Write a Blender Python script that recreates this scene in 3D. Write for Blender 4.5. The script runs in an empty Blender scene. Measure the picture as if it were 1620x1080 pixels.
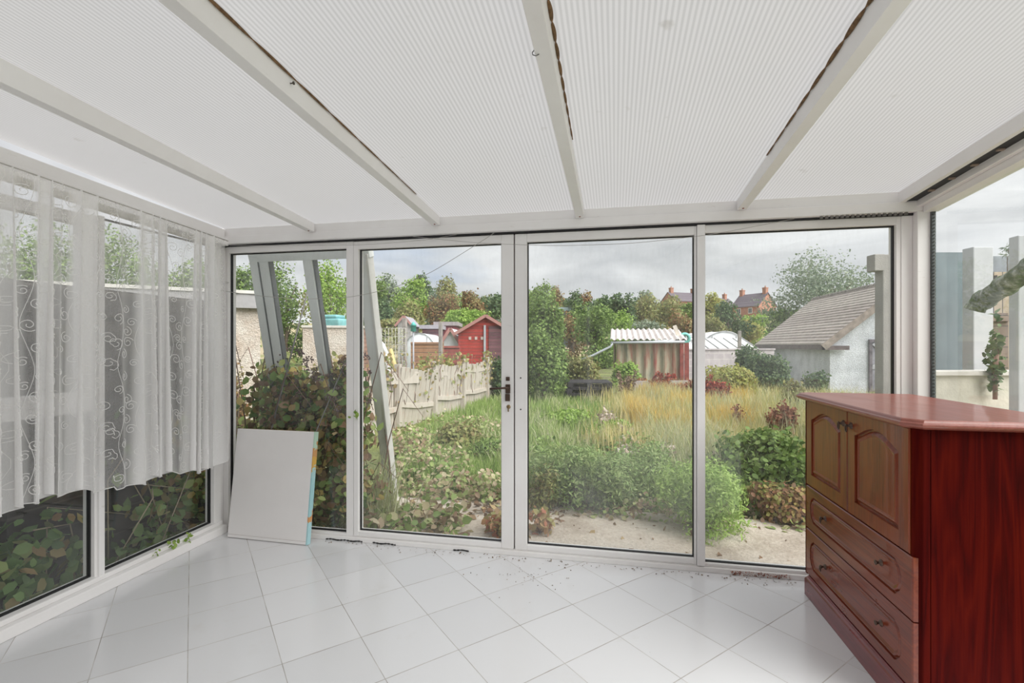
import bpy, bmesh, math, random
import numpy as np
from mathutils import Vector, Matrix
S = bpy.context.scene
C = S.collection
RAD = math.radians
random.seed(4)
rng = np.random.default_rng(11)

# ---------------------------------------------------------------- camera
EYE = 1.34
YAW = 11.126
FPX = 754.2
cam = bpy.data.objects.new('camera', bpy.data.cameras.new('camera'))
C.objects.link(cam)
cam.location = (0, 0, EYE)
cam.rotation_euler = (RAD(90), 0, RAD(YAW))
cam.data.sensor_width = 36
cam.data.lens = 36 * FPX / 1620
cam.data.shift_y = 6.6 / 1620
cam.data.clip_start = .02
cam.data.clip_end = 600
S.camera = cam
# ---------------------------------------------------------------- view
S.view_settings.view_transform = 'Standard'
S.view_settings.look = 'None'
S.view_settings.gamma = 1
S.view_settings.use_curve_mapping = False
S.view_settings.exposure = 0.28
S.cycles.max_bounces = 14
S.cycles.diffuse_bounces = 5
S.cycles.glossy_bounces = 4
S.cycles.transmission_bounces = 8
S.cycles.transparent_max_bounces = 28
S.cycles.sample_clamp_indirect = 6
# ---------------------------------------------------------------- sky (broken overcast)
W = bpy.data.worlds.new('sky')
S.world = W
W.use_nodes = True
nt = W.node_tree
nt.nodes.clear()
def wn(t, **k):
    n = nt.nodes.new(t)
    for a, b in k.items():
        setattr(n, a, b)
    return n
tc = wn('ShaderNodeTexCoord')
mp = wn('ShaderNodeMapping')
mp.inputs['Scale'].default_value = (1.0, 1.0, 3.2)
mp.inputs['Location'].default_value = (.3, .1, .0)
nz = wn('ShaderNodeTexNoise')
nz.inputs['Scale'].default_value = 2.6
nz.inputs['Detail'].default_value = 7
nz.inputs['Roughness'].default_value = .55
nz.inputs['Distortion'].default_value = .35
cr = wn('ShaderNodeValToRGB')
e = cr.color_ramp.elements
e[0].position = .30; e[0].color = (.46, .475, .50, 1)
e[1].position = .72; e[1].color = (.90, .905, .91, 1)
q = e.new(.5); q.color = (.64, .65, .665, 1)
n2 = wn('ShaderNodeTexNoise')
n2.inputs['Scale'].default_value = 1.6
n2.inputs['Detail'].default_value = 4
cr2 = wn('ShaderNodeValToRGB')
cr2.color_ramp.elements[0].position = .64; cr2.color_ramp.elements[0].color = (0, 0, 0, 1)
cr2.color_ramp.elements[1].position = .78; cr2.color_ramp.elements[1].color = (.7, .7, .7, 1)
mx = wn('ShaderNodeMixRGB')
mx.inputs[2].default_value = (.30, .42, .62, 1)
bg = wn('ShaderNodeBackground')
bg.inputs['Strength'].default_value = 1.0
wo = wn('ShaderNodeOutputWorld')
L = nt.links.new
L(tc.outputs['Generated'], mp.inputs['Vector'])
L(mp.outputs[0], nz.inputs['Vector'])
L(mp.outputs[0], n2.inputs['Vector'])
L(nz.outputs['Fac'], cr.inputs[0])
L(n2.outputs['Fac'], cr2.inputs[0])
L(cr2.outputs[0], mx.inputs[0])
L(cr.outputs[0], mx.inputs[1])
L(mx.outputs[0], bg.inputs[0])
L(bg.outputs[0], wo.inputs[0])
# ---------------------------------------------------------------- sun behind cloud
sl = bpy.data.lights.new('sun', 'SUN')
sl.energy = 5.2
sl.angle = RAD(60)
sl.color = (1.0, .97, .93)
sun = bpy.data.objects.new('sun', sl)
C.objects.link(sun)
sun.rotation_euler = (0, RAD(46), RAD(-28))

# ================================================================ materials
def socket(n, *names):
    for s in names:
        if s in n.inputs:
            return n.inputs[s]
class NT:
    def __init__(s, name):
        s.m = bpy.data.materials.new(name)
        s.m.use_nodes = True
        s.t = s.m.node_tree
        s.t.nodes.clear()
        s.out = s.n('ShaderNodeOutputMaterial')
    def n(s, typ, ins=None, **k):
        n = s.t.nodes.new(typ)
        for a, b in k.items():
            setattr(n, a, b)
        for a, b in (ins or {}).items():
            if hasattr(b, 'node'):
                s.t.links.new(b, n.inputs[a])
            else:
                n.inputs[a].default_value = b
        return n
    def l(s, a, b):
        s.t.links.new(a, b)
    def coord(s, kind='Object', scale=(1, 1, 1), rot=(0, 0, 0), loc=(0, 0, 0)):
        c = s.n('ShaderNodeTexCoord')
        return s.n('ShaderNodeMapping', {'Vector': c.outputs[kind], 'Scale': scale, 'Rotation': rot, 'Location': loc}).outputs[0]
    def noise(s, vec, scale, detail=4, rough=.55, dist=0):
        return s.n('ShaderNodeTexNoise', {'Vector': vec, 'Scale': scale, 'Detail': detail, 'Roughness': rough, 'Distortion': dist}).outputs['Fac']
    def ramp(s, fac, stops, interp='LINEAR'):
        r = s.n('ShaderNodeValToRGB', {0: fac})
        r.color_ramp.interpolation = interp
        els = r.color_ramp.elements
        while len(els) < len(stops):
            els.new(.5)
        for el, (p, c) in zip(els, stops):
            el.position = p
            el.color = (*c, 1) if len(c) == 3 else c
        return r.outputs[0]
    def mix(s, f, a, b, typ='MIX'):
        return s.n('ShaderNodeMixRGB', {0: f, 1: a if hasattr(a, 'node') else (*a, 1), 2: b if hasattr(b, 'node') else (*b, 1)}, blend_type=typ).outputs[0]
    def math(s, op, a, b=0.0, c=None):
        d = {0: a, 1: b}
        if c is not None: d[2] = c
        return s.n('ShaderNodeMath', d, operation=op).outputs[0]
    def pbsdf(s, col, rough=.5, spec=.5, metal=0, bump=None, bd=.01, coat=0):
        p = s.n('ShaderNodeBsdfPrincipled')
        for a, v in (('Base Color', col), ('Roughness', rough), ('Metallic', metal), ('Specular IOR Level', spec), ('Coat Weight', coat)):
            if hasattr(v, 'node'): s.l(v, p.inputs[a])
            elif a == 'Base Color': p.inputs[a].default_value = (*v, 1)
            else: p.inputs[a].default_value = v
        if bump is not None:
            b = s.n('ShaderNodeBump', {'Height': bump, 'Distance': bd, 'Strength': 1.0})
            s.l(b.outputs[0], p.inputs['Normal'])
        return p.outputs[0]
    def done(s, sh):
        s.l(sh, s.out.inputs[0])
        return s.m
MC = {}
def plain(name, col, rough=.6, spec=.5, metal=0, var=.12, vs=6, bump=0, bs=40, coat=0):
    """one colour with its own soft wear"""
    if name in MC: return MC[name]
    t = NT(name)
    v = t.coord()
    f = t.noise(v, vs, 5)
    d = tuple(max(0, c * (1 - var)) for c in col)
    u = tuple(min(1, c * (1 + var * .6)) for c in col)
    cc = t.ramp(f, [(.3, d), (.7, u)])
    b = t.noise(v, bs, 3) if bump else None
    MC[name] = t.done(t.pbsdf(cc, rough, spec, metal, b, bump, coat))
    return MC[name]
def leafmat(name, cols, tr=.35, rough=.55):
    if name in MC: return MC[name]
    t = NT(name)
    g = t.n('ShaderNodeNewGeometry')
    n = len(cols)
    cc = t.ramp(g.outputs['Random Per Island'], [((i + .5) / n, c) for i, c in enumerate(cols)])
    f = t.noise(t.coord(), 1.3, 3)
    hsv = t.n('ShaderNodeHueSaturation', {'Color': cc, 'Value': t.math('MULTIPLY_ADD', f, .7, .68)})
    p = t.pbsdf(hsv.outputs[0], rough, .3)
    tl = t.n('ShaderNodeBsdfTranslucent', {'Color': hsv.outputs[0]})
    m = t.n('ShaderNodeMixShader', {0: tr, 1: p, 2: tl.outputs[0]})
    MC[name] = t.done(m.outputs[0])
    return MC[name]

def m_white_frame():
    t = NT('white_upvc')
    v = t.coord()
    f = t.noise(v, 2.2, 6, .6)
    s = t.noise(t.coord(scale=(9, 9, 40)), 1.0, 5, .7)
    c = t.ramp(f, [(.3, (.80, .775, .765)), (.65, (.87, .855, .85))])
    c = t.mix(t.ramp(s, [(.66, (0, 0, 0)), (.8, (.5, .5, .5))]), c, (.40, .35, .29))
    return t.done(t.pbsdf(c, .42, .4))
WHITE = m_white_frame()
def m_floor():
    """330 mm glossy white tiles laid on the diagonal"""
    t = NT('white_floor_tile')
    # rotate 45 degrees about a grid crossing, scale to tile units
    c = t.n('ShaderNodeTexCoord')
    sub = t.n('ShaderNodeVectorMath', {0: c.outputs['Object'], 1: (-.403, 2.25, 0)}, operation='SUBTRACT')
    rot = t.n('ShaderNodeVectorRotate', {'Vector': sub.outputs[0], 'Angle': RAD(45)}, rotation_type='Z_AXIS')
    sc = t.n('ShaderNodeVectorMath', {0: rot.outputs[0], 'Scale': 1 / .3302}, operation='SCALE')
    sep = t.n('ShaderNodeSeparateXYZ', {0: sc.outputs[0]})
    def line(o, w):
        fr = t.math('FRACT', o)
        a = t.math('ABSOLUTE', t.math('SUBTRACT', fr, .5))
        return t.math('GREATER_THAN', a, .5 - w)
    lx = line(sep.outputs[0], .0055); ly = line(sep.outputs[1], .0042)
    g = t.math('MAXIMUM', lx, ly)
    fl = t.n('ShaderNodeVectorMath', {0: sc.outputs[0]}, operation='FLOOR')
    wn_ = t.n('ShaderNodeTexWhiteNoise', {0: fl.outputs[0]})
    tone = t.ramp(wn_.outputs[0], [(0, (.70, .70, .715)), (1, (.76, .76, .775))])
    wv = t.coord()
    st = t.ramp(t.noise(wv, 3.5, 6, .7), [(.60, (0, 0, 0)), (.8, (.35, .35, .35))])
    tone = t.mix(st, tone, (.62, .59, .55))
    grout = t.ramp(t.noise(wv, 5, 3), [(.35, (.62, .60, .58)), (.6, (.36, .33, .30)), (.75, (.22, .15, .10))])
    speck = t.ramp(t.noise(wv, 70, 2, .5), [(.765, (0, 0, 0)), (.785, (1, 1, 1))])
    patch = t.ramp(t.noise(wv, 1.4, 2), [(.5, (0, 0, 0)), (.62, (1, 1, 1))])
    tone = t.mix(t.mix(1.0, speck, patch, 'MULTIPLY'), tone, (.30, .25, .20))
    col = t.mix(g, tone, grout)
    ro = t.math('MULTIPLY_ADD', t.noise(wv, 9, 4), .16, .10)
    ro = t.math('MAXIMUM', ro, t.math('MULTIPLY', g, .7))
    hb = t.math('SUBTRACT', t.math('MULTIPLY', t.noise(wv, 3, 2), .3), g)
    return t.done(t.pbsdf(col, ro, .5, bump=hb, bd=.0012))
def m_glass(name='window_glass', dirt_haze=.10, tint=(.93, .95, .945)):
    t = NT(name)
    tr = t.n('ShaderNodeBsdfTransparent', {0: (*tint, 1)})
    gl = t.n('ShaderNodeBsdfGlossy', {'Color': (1, 1, 1, 1), 'Roughness': .012})
    bf = t.n('ShaderNodeNewGeometry').outputs['Backfacing']
    fr = t.n('ShaderNodeFresnel', {'IOR': t.math('MULTIPLY_ADD', bf, 1 / 1.6 - 1.6, 1.6)})
    m1 = t.n('ShaderNodeMixShader', {0: fr.outputs[0], 1: tr.outputs[0], 2: gl.outputs[0]})
    # grime and failed-seal misting, plus painted haze of reflections, with its own shape
    d1 = t.n('ShaderNodeBsdfDiffuse', {0: (.80, .82, .82, 1)})
    d2 = t.n('ShaderNodeBsdfTranslucent', {0: (.80, .82, .82, 1)})
    dd = t.n('ShaderNodeMixShader', {0: .6, 1: d1.outputs[0], 2: d2.outputs[0]})
    v = t.coord('Object')
    a = t.ramp(t.noise(v, 1.7, 4, .55, .4), [(.40, (0, 0, 0)), (.72, (1, 1, 1))])
    b = t.ramp(t.noise(t.coord('Object', scale=(5, 5, 1.2)), 6, 6, .75), [(.45, (0, 0, 0)), (.8, (1, 1, 1))])
    f = t.math('ADD', t.math('MULTIPLY', a, dirt_haze), t.math('MULTIPLY', b, dirt_haze * .7))
    f = t.math('ADD', f, dirt_haze * .22)
    m2 = t.n('ShaderNodeMixShader', {0: f, 1: m1.outputs[0], 2: dd.outputs[0]})
    return t.done(m2.outputs[0])
def m_roof():
    """opal multiwall sheet with flutes running down the slope"""
    t = NT('fluted_opal_roofing')
    v = t.coord('Object')
    sep = t.n('ShaderNodeSeparateXYZ', {0: v})
    w = t.math('SINE', t.math('MULTIPLY', t.math('ADD', sep.outputs[0], t.math('MULTIPLY', sep.outputs[1], -.0186)), 2 * math.pi / .0165))
    wv = t.math('MULTIPLY_ADD', w, .5, .5)
    st = t.noise(v, 1.1, 4)
    sp = t.ramp(t.noise(v, 9, 3, .5), [(.71, (0, 0, 0)), (.80, (.45, .45, .45))])
    base = t.mix(st, (.86, .87, .885), (.89, .885, .87))
    col = t.mix(t.ramp(wv, [(.15, (.55, .55, .55)), (.75, (0, 0, 0))]), base, (.60, .605, .60))
    col = t.mix(sp, col, (.50, .47, .42))
    tl = t.n('ShaderNodeBsdfTranslucent', {0: t.mix(1.0, col, (.42, .415, .42), 'MULTIPLY')})
    p = t.pbsdf(col, .35, .5)
    m = t.n('ShaderNodeMixShader', {0: .60, 1: p, 2: tl.outputs[0]})
    tp = t.n('ShaderNodeBsdfTransparent', {0: (.9, .92, .95, 1)})
    m2 = t.n('ShaderNodeMixShader', {0: .05, 1: m.outputs[0], 2: tp.outputs[0]})
    return t.done(m2.outputs[0])
def m_wood(name, dark, mid, light, axis, scale=1.0, rough=.28, coat=.5, stain=None, spec=.5, band=.4):
    t = NT(name)
    s = [9 * scale] * 3
    s[axis] = .55 * scale
    v = t.coord('Object', scale=tuple(s))
    big = t.noise(v, 1.1, 3, .5, 1.2)
    ring = t.math('FRACT', t.math('MULTIPLY', big, 6.0))
    ring = t.math('ABSOLUTE', t.math('SUBTRACT', ring, .5))
    s2 = [150 * scale] * 3
    s2[axis] = 5 * scale
    fine = t.noise(t.coord('Object', scale=tuple(s2)), 1.0, 3, .6)
    f = t.math('ADD', t.math('MULTIPLY', ring, band), t.math('MULTIPLY', fine, .45))
    f = t.math('ADD', f, (.9 - band) * .25)
    c = t.ramp(f, [(.18, dark), (.42, mid), (.75, light)])
    r = t.math('MULTIPLY_ADD', t.noise(t.coord(), 4, 4), .2, rough - .08)
    return t.done(t.pbsdf(c, r, spec, bump=fine, bd=.0003, coat=coat))
def m_curtain():
    t = NT('sheer_white_voile')
    tr = t.n('ShaderNodeBsdfTransparent', {0: (1, 1, 1, 1)})
    col = (.97, .96, .955, 1)
    d = t.n('ShaderNodeBsdfDiffuse', {0: col}); tl = t.n('ShaderNodeBsdfTranslucent', {0: col})
    dd = t.n('ShaderNodeMixShader', {0: .22, 1: d.outputs[0], 2: tl.outputs[0]})
    cov = t.n('ShaderNodeAttribute', attribute_name='gather').outputs['Fac']
    f = t.math('MULTIPLY_ADD', t.noise(t.coord('Object', scale=(60, 60, 14)), 6, 2), .14, .18)
    f = t.math('ADD', f, t.math('MULTIPLY', cov, .66))
    # cloth seen edge-on in a fold covers more
    lw = t.n('ShaderNodeLayerWeight', {0: .5})
    f2 = t.math('MINIMUM', t.math('ADD', f, t.math('MULTIPLY', t.math('POWER', lw.outputs['Facing'], 1.5), .45)), .97)
    m = t.n('ShaderNodeMixShader', {0: f2, 1: tr.outputs[0], 2: dd.outputs[0]})
    return t.done(m.outputs[0])
def m_emb():
    t = NT('white_embroidery_thread')
    col = (.95, .94, .93, 1)
    d = t.n('ShaderNodeBsdfDiffuse', {0: col}); tl = t.n('ShaderNodeBsdfTranslucent', {0: col})
    dd = t.n('ShaderNodeMixShader', {0: .4, 1: d.outputs[0], 2: tl.outputs[0]})
    tr = t.n('ShaderNodeBsdfTransparent', {0: (1, 1, 1, 1)})
    m = t.n('ShaderNodeMixShader', {0: .9, 1: tr.outputs[0], 2: dd.outputs[0]})
    return t.done(m.outputs[0])
def m_boards(name, cols, axis=0, pitch=.1, rough=.8, gap=(.1, .09, .08), gw=.05):
    """boards of slightly different tone, a dark joint every pitch along one axis"""
    if name in MC: return MC[name]
    t = NT(name)
    v = t.coord('Object')
    sep = t.n('ShaderNodeSeparateXYZ', {0: v})
    u = t.math('DIVIDE', sep.outputs[axis], pitch)
    fl = t.math('FLOOR', u)
    fr = t.math('ABSOLUTE', t.math('SUBTRACT', t.math('FRACT', u), .5))
    g = t.math('GREATER_THAN', fr, .5 - gw)
    w = t.n('ShaderNodeTexWhiteNoise', {'W': fl}, noise_dimensions='1D')
    c = t.ramp(w.outputs[0], [(i / max(1, len(cols) - 1), k) for i, k in enumerate(cols)])
    f = t.ramp(t.noise(v, 4, 6, .7), [(.3, (.62, .62, .62)), (.7, (1, 1, 1))])
    c = t.mix(1.0, c, f, 'MULTIPLY')
    c = t.mix(g, c, gap)
    h = t.math('SUBTRACT', 1.0, g)
    MC[name] = t.done(t.pbsdf(c, rough, .3, bump=h, bd=.006))
    return MC[name]
def m_brick(name, a, b, mortar, scale=4.4, plane='XZ'):
    t = NT(name)
    rot = (RAD(90), 0, 0) if plane == 'XZ' else (RAD(90), 0, RAD(90))
    v = t.coord('Object', rot=(RAD(-90), 0, 0) if plane == 'XZ' else (RAD(-90), RAD(0), RAD(-90)))
    br = t.n('ShaderNodeTexBrick', {'Vector': v, 'Color1': (*a, 1), 'Color2': (*b, 1), 'Mortar': (*mortar, 1), 'Scale': scale, 'Mortar Size': .018})
    f = t.ramp(t.noise(t.coord(), 3, 5), [(.3, (.7, .7, .7)), (.7, (1, 1, 1))])
    return t.done(t.pbsdf(t.mix(1.0, br.outputs[0], f, 'MULTIPLY'), .9, .2))
def m_render(name, col, stain):
    t = NT(name)
    v = t.coord()
    f = t.noise(v, 1.6, 6, .65)
    peb = t.n('ShaderNodeTexVoronoi', {'Vector': v, 'Scale': 45}).outputs[0]
    c = t.ramp(f, [(.38, stain), (.6, col)])
    sp = t.ramp(t.noise(v, 24, 3, .7), [(.35, (.72, .72, .72)), (.6, (1, 1, 1))])
    return t.done(t.pbsdf(t.mix(1.0, c, sp, 'MULTIPLY'), .95, .2, bump=peb, bd=.012))
def m_ground():
    t = NT('garden_earth')
    v = t.coord()
    f = t.noise(v, .8, 6, .6)
    c = t.ramp(f, [(.34, (.20, .165, .11)), (.48, (.19, .22, .09)), (.62, (.29, .32, .12))])
    f2 = t.ramp(t.noise(v, 14, 4, .7), [(.3, (.6, .6, .6)), (.7, (1, 1, 1))])
    return t.done(t.pbsdf(t.mix(1.0, c, f2, 'MULTIPLY'), .95, .1, bump=t.noise(v, 12, 4), bd=.03))
def m_hill():
    t = NT('rough_pasture')
    v = t.coord()
    f = t.noise(v, .12, 5, .6)
    c = t.ramp(f, [(.35, (.22, .25, .09)), (.5, (.46, .38, .26)), (.65, (.26, .30, .11))])
    return t.done(t.pbsdf(c, .95, .1))
def m_patio():
    t = NT('worn_concrete')
    v = t.coord()
    f = t.noise(v, 2.6, 6, .6)
    c = t.ramp(f, [(.3, (.40, .34, .28)), (.5, (.58, .51, .44)), (.7, (.66, .60, .53))])
    f2 = t.ramp(t.noise(v, 30, 4, .7), [(.3, (.75, .74, .72)), (.7, (1, 1, 1))])
    return t.done(t.pbsdf(t.mix(1.0, c, f2, 'MULTIPLY'), .95, .1, bump=t.noise(v, 40, 4), bd=.01))
FLOOR = m_floor(); GLASS = m_glass('window_glass', .08); GLASSL = m_glass('side_window_glass', .045)
ROOF = m_roof()
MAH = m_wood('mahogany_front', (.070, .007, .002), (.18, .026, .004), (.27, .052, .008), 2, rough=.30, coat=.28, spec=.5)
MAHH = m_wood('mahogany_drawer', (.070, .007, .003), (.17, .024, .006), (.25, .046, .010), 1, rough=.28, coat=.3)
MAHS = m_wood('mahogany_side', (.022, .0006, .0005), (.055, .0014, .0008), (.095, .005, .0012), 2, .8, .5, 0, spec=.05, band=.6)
MAHT = m_wood('mahogany_top', (.16, .040, .030), (.25, .070, .050), (.31, .10, .075), 1, .8, .34, .3)
MAHP = m_wood('mahogany_plinth', (.09, .006, .010), (.16, .014, .018), (.22, .030, .030), 1, .8)
BLACK = plain('black_rubber', (.012, .012, .014), .5, var=.1)
BRASS = plain('aged_brass', (.30, .22, .12), .32, metal=1)
DARKM = plain('bronze_fittings', (.10, .065, .05), .4, metal=.6)
CURT = m_curtain(); EMB = m_emb()

# ================================================================ mesh helpers
class MB:
    def __init__(s): s.v = []; s.f = []; s.sm = []
    def add(s, vs, fs, smooth=False):
        k = len(s.v)
        s.v += [tuple(v) for v in vs]
        s.f += [tuple(i + k for i in f) for f in fs]
        s.sm += [smooth] * len(fs)
        return s
    def box(s, a, b, M=None):
        x0, y0, z0 = a; x1, y1, z1 = b
        vs = [Vector(p) for p in ((x0, y0, z0), (x1, y0, z0), (x1, y1, z0), (x0, y1, z0), (x0, y0, z1), (x1, y0, z1), (x1, y1, z1), (x0, y1, z1))]
        if M is not None: vs = [M @ v for v in vs]
        return s.add(vs, [(0, 3, 2, 1), (4, 5, 6, 7), (0, 1, 5, 4), (1, 2, 6, 5), (2, 3, 7, 6), (3, 0, 4, 7)])
    def beam(s, p, q, w, h, up=(0, 0, 1)):
        """bar from p to q, w across, h along up; p and q are the centre line"""
        p = Vector(p); q = Vector(q); d = (q - p).normalized(); u = Vector(up)
        r = d.cross(u).normalized(); u = r.cross(d).normalized()
        c = []
        for o in (p, q):
            for a, b in ((-1, -1), (1, -1), (1, 1), (-1, 1)):
                c.append(o + r * (a * w / 2) + u * (b * h / 2))
        return s.add(c, [(0, 3, 2, 1), (4, 5, 6, 7), (0, 1, 5, 4), (1, 2, 6, 5), (2, 3, 7, 6), (3, 0, 4, 7)])
    def tube(s, pts, r, n=8, caps=True, smooth=True):
        pts = [Vector(p) for p in pts]
        rs = r if isinstance(r, (list, tuple)) else [r] * len(pts)
        rings = []
        prev = None
        for i, p in enumerate(pts):
            d = (pts[min(i + 1, len(pts) - 1)] - pts[max(i - 1, 0)]).normalized()
            if prev is None:
                a = d.orthogonal().normalized()
            else:
                a = (prev - d * prev.dot(d)).normalized()
            prev = a
            b = d.cross(a)
            rings.append([p + (a * math.cos(2 * math.pi * k / n) + b * math.sin(2 * math.pi * k / n)) * rs[i] for k in range(n)])
        vs = [v for g in rings for v in g]
        fs = []
        for i in range(len(pts) - 1):
            for k in range(n):
                fs.append((i * n + k, i * n + (k + 1) % n, (i + 1) * n + (k + 1) % n, (i + 1) * n + k))
        if caps:
            fs.append(tuple(range(n - 1, -1, -1))); fs.append(tuple((len(pts) - 1) * n + k for k in range(n)))
        return s.add(vs, fs, smooth)
    def lathe(s, o, d, prof, n=20):
        """profile of (radius, distance along d) turned about the axis d from o"""
        o = Vector(o); d = Vector(d).normalized(); a = d.orthogonal().normalized(); b = d.cross(a)
        vs = []
        for r, t in prof:
            for k in range(n):
                an = 2 * math.pi * k / n
                vs.append(o + d * t + (a * math.cos(an) + b * math.sin(an)) * max(r, 1e-5))
        fs = [(i * n + k, i * n + (k + 1) % n, (i + 1) * n + (k + 1) % n, (i + 1) * n + k) for i in range(len(prof) - 1) for k in range(n)]
        return s.add(vs, fs, True)
    def torus(s, o, d, R, r, n=24, m=8):
        o = Vector(o); d = Vector(d).normalized(); a = d.orthogonal().normalized(); b = d.cross(a)
        vs = []
        for i in range(n):
            an = 2 * math.pi * i / n; e = a * math.cos(an) + b * math.sin(an)
            for j in range(m):
                t = 2 * math.pi * j / m
                vs.append(o + e * (R + r * math.cos(t)) + d * (r * math.sin(t)))
        fs = [(i * m + j, ((i + 1) % n) * m + j, ((i + 1) % n) * m + (j + 1) % m, i * m + (j + 1) % m) for i in range(n) for j in range(m)]
        return s.add(vs, fs, True)
    def prism(s, poly, axis, a, b):
        """polygon of 2D points extruded from a to b along axis (0 x, 1 y, 2 z)"""
        def P(u, v, w):
            return (w, u, v) if axis == 0 else ((u, w, v) if axis == 1 else (u, v, w))
        n = len(poly)
        vs = [P(u, v, a) for u, v in poly] + [P(u, v, b) for u, v in poly]
        fs = [tuple(range(n)), tuple(range(2 * n - 1, n - 1, -1))] + [(i, i + n, (i + 1) % n + n, (i + 1) % n) for i in range(n)]
        return s.add(vs, fs)
    def build(s, name, mat, parent=None, bevel=0, seg=2, label=None):
        me = bpy.data.meshes.new(name)
        me.from_pydata(s.v, [], s.f)
        me.materials.append(mat)
        for p, k in zip(me.polygons, s.sm): p.use_smooth = k
        bm = bmesh.new(); bm.from_mesh(me)
        bmesh.ops.recalc_face_normals(bm, faces=bm.faces)
        bm.to_mesh(me); bm.free()
        o = bpy.data.objects.new(name, me)
        C.objects.link(o)
        if parent is not None: o.parent = parent
        if bevel:
            m = o.modifiers.new('edge', 'BEVEL'); m.width = bevel; m.segments = seg; m.limit_method = 'ANGLE'; m.angle_limit = RAD(35)
            m.harden_normals = False
        if label: o['label'] = label
        return o
def thing(name, label, cat, group=None, loc=(0, 0, 0), rz=0):
    o = bpy.data.objects.new(name, None)
    C.objects.link(o)
    o.location = loc; o.rotation_euler = (0, 0, rz); o.empty_display_size = .1
    return tag(o, label, cat, group)
def tag(o, label, cat, group=None, kind=None):
    o['label'] = label; o['category'] = cat
    if group: o['group'] = group
    if kind: o['kind'] = kind
    return o
def struct(o):
    o['kind'] = 'structure'
    return o
def sempty(name):
    o = bpy.data.objects.new(name, None); C.objects.link(o); o['kind'] = 'structure'; return o
def frame_rect(mb, plane, u0, u1, z0, z1, w, d0, d1, wb=None, wt=None):
    """four members of a frame: plane 'x' lies in XZ with depth y d0..d1; plane 'y' lies in YZ with depth x d0..d1"""
    wb = w if wb is None else wb; wt = w if wt is None else wt
    def bx(a0, a1, b0, b1):
        if plane == 'x': mb.box((a0, d0, b0), (a1, d1, b1))
        else: mb.box((d0, a0, b0), (d1, a1, b1))
    bx(u0, u0 + w, z0, z1); bx(u1 - w, u1, z0, z1); bx(u0 + w, u1 - w, z0, z0 + wb); bx(u0 + w, u1 - w, z1 - wt, z1)
    return mb

# ---- foliage -----------------------------------------------------------
LEAF_D = (np.array([[0, 0, 0], [.5, .38, .06], [1, 0, 0], [.5, -.38, .06]], float), [(0, 1, 2, 3)])
LEAF_O = (np.array([[0, 0, 0], [.22, .30, .04], [.62, .34, .05], [1, 0, -.06], [.62, -.34, .05], [.22, -.30, .04], [.45, 0, -.02]], float),
          [(0, 1, 6), (1, 2, 6), (2, 3, 6), (3, 4, 6), (4, 5, 6), (5, 0, 6)])
LEAF_N = (np.array([[0, 0, 0], [.5, .16, .03], [1, 0, -.05], [.5, -.16, .03]], float), [(0, 1, 2, 3)])
def rotmats(nrm, spin):
    z = nrm / np.linalg.norm(nrm, axis=1, keepdims=True)
    a = np.tile(np.array([[.13, .31, .94]]), (len(z), 1))
    x = np.cross(a, z); x /= np.linalg.norm(x, axis=1, keepdims=True) + 1e-9
    y = np.cross(z, x)
    c, s_ = np.cos(spin)[:, None], np.sin(spin)[:, None]
    x2 = x * c + y * s_; y2 = np.cross(z, x2)
    return np.stack([x2, y2, z], axis=2)
def mesh_np(name, verts, faces_list):
    """faces_list: list of (F,k) int arrays"""
    me = bpy.data.meshes.new(name)
    me.vertices.add(len(verts))
    me.vertices.foreach_set('co', np.asarray(verts, dtype=np.float32).ravel())
    idx = np.concatenate([f.ravel() for f in faces_list]).astype(np.int32)
    cnt = np.concatenate([np.full(len(f), f.shape[1]) for f in faces_list])
    st = np.concatenate([[0], np.cumsum(cnt)[:-1]]).astype(np.int32)
    me.loops.add(len(idx)); me.loops.foreach_set('vertex_index', idx)
    me.polygons.add(len(cnt)); me.polygons.foreach_set('loop_start', st)
    me.update(calc_edges=True); me.validate()
    return me
def leaves_mesh(name, P, Nn, size, mat, leaf=LEAF_D):
    """one leaf at every P facing Nn"""
    n = len(P)
    tv, tf = leaf
    R = rotmats(Nn, rng.uniform(0, 2 * math.pi, n))
    sz = size * rng.uniform(.6, 1.25, n)
    V = np.einsum('nij,kj->nki', R, tv) * sz[:, None, None] + P[:, None, :]
    k = len(tv)
    F = (np.array(tf)[None] + (np.arange(n) * k)[:, None, None]).reshape(-1, len(tf[0]))
    me = mesh_np(name, V.reshape(-1, 3), [F])
    me.materials.append(mat)
    return me
def blob_points(blobs, n, depth=.35, up=.25, jit=.7, zmin=None):
    """points in the outer shell of several ellipsoids (centre, radii)"""
    vol = np.array([b[1][0] * b[1][1] + b[1][0] * b[1][2] + b[1][1] * b[1][2] for b in blobs], float)
    cnt = np.maximum(8, (n * vol / vol.sum()).astype(int))
    PP, NN = [], []
    for (c, r), m in zip(blobs, cnt):
        d = rng.normal(size=(m, 3)); d /= np.linalg.norm(d, axis=1, keepdims=True)
        lump = 1 + .14 * np.sin(d[:, 0] * 6 + c[0] * 3) + .12 * np.sin(d[:, 1] * 7 + c[1]) + .12 * np.sin(d[:, 2] * 8 + c[2] * 5)
        rad = lump * (1 - depth * rng.random(m) ** 1.6)
        p = d * np.array(r) * rad[:, None] + np.array(c)
        nn = d + rng.normal(size=(m, 3)) * jit + np.array([0, 0, up])
        if zmin is not None:
            k = p[:, 2] > zmin
            p, nn = p[k], nn[k]
        PP.append(p); NN.append(nn)
    return np.concatenate(PP), np.concatenate(NN)
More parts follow.
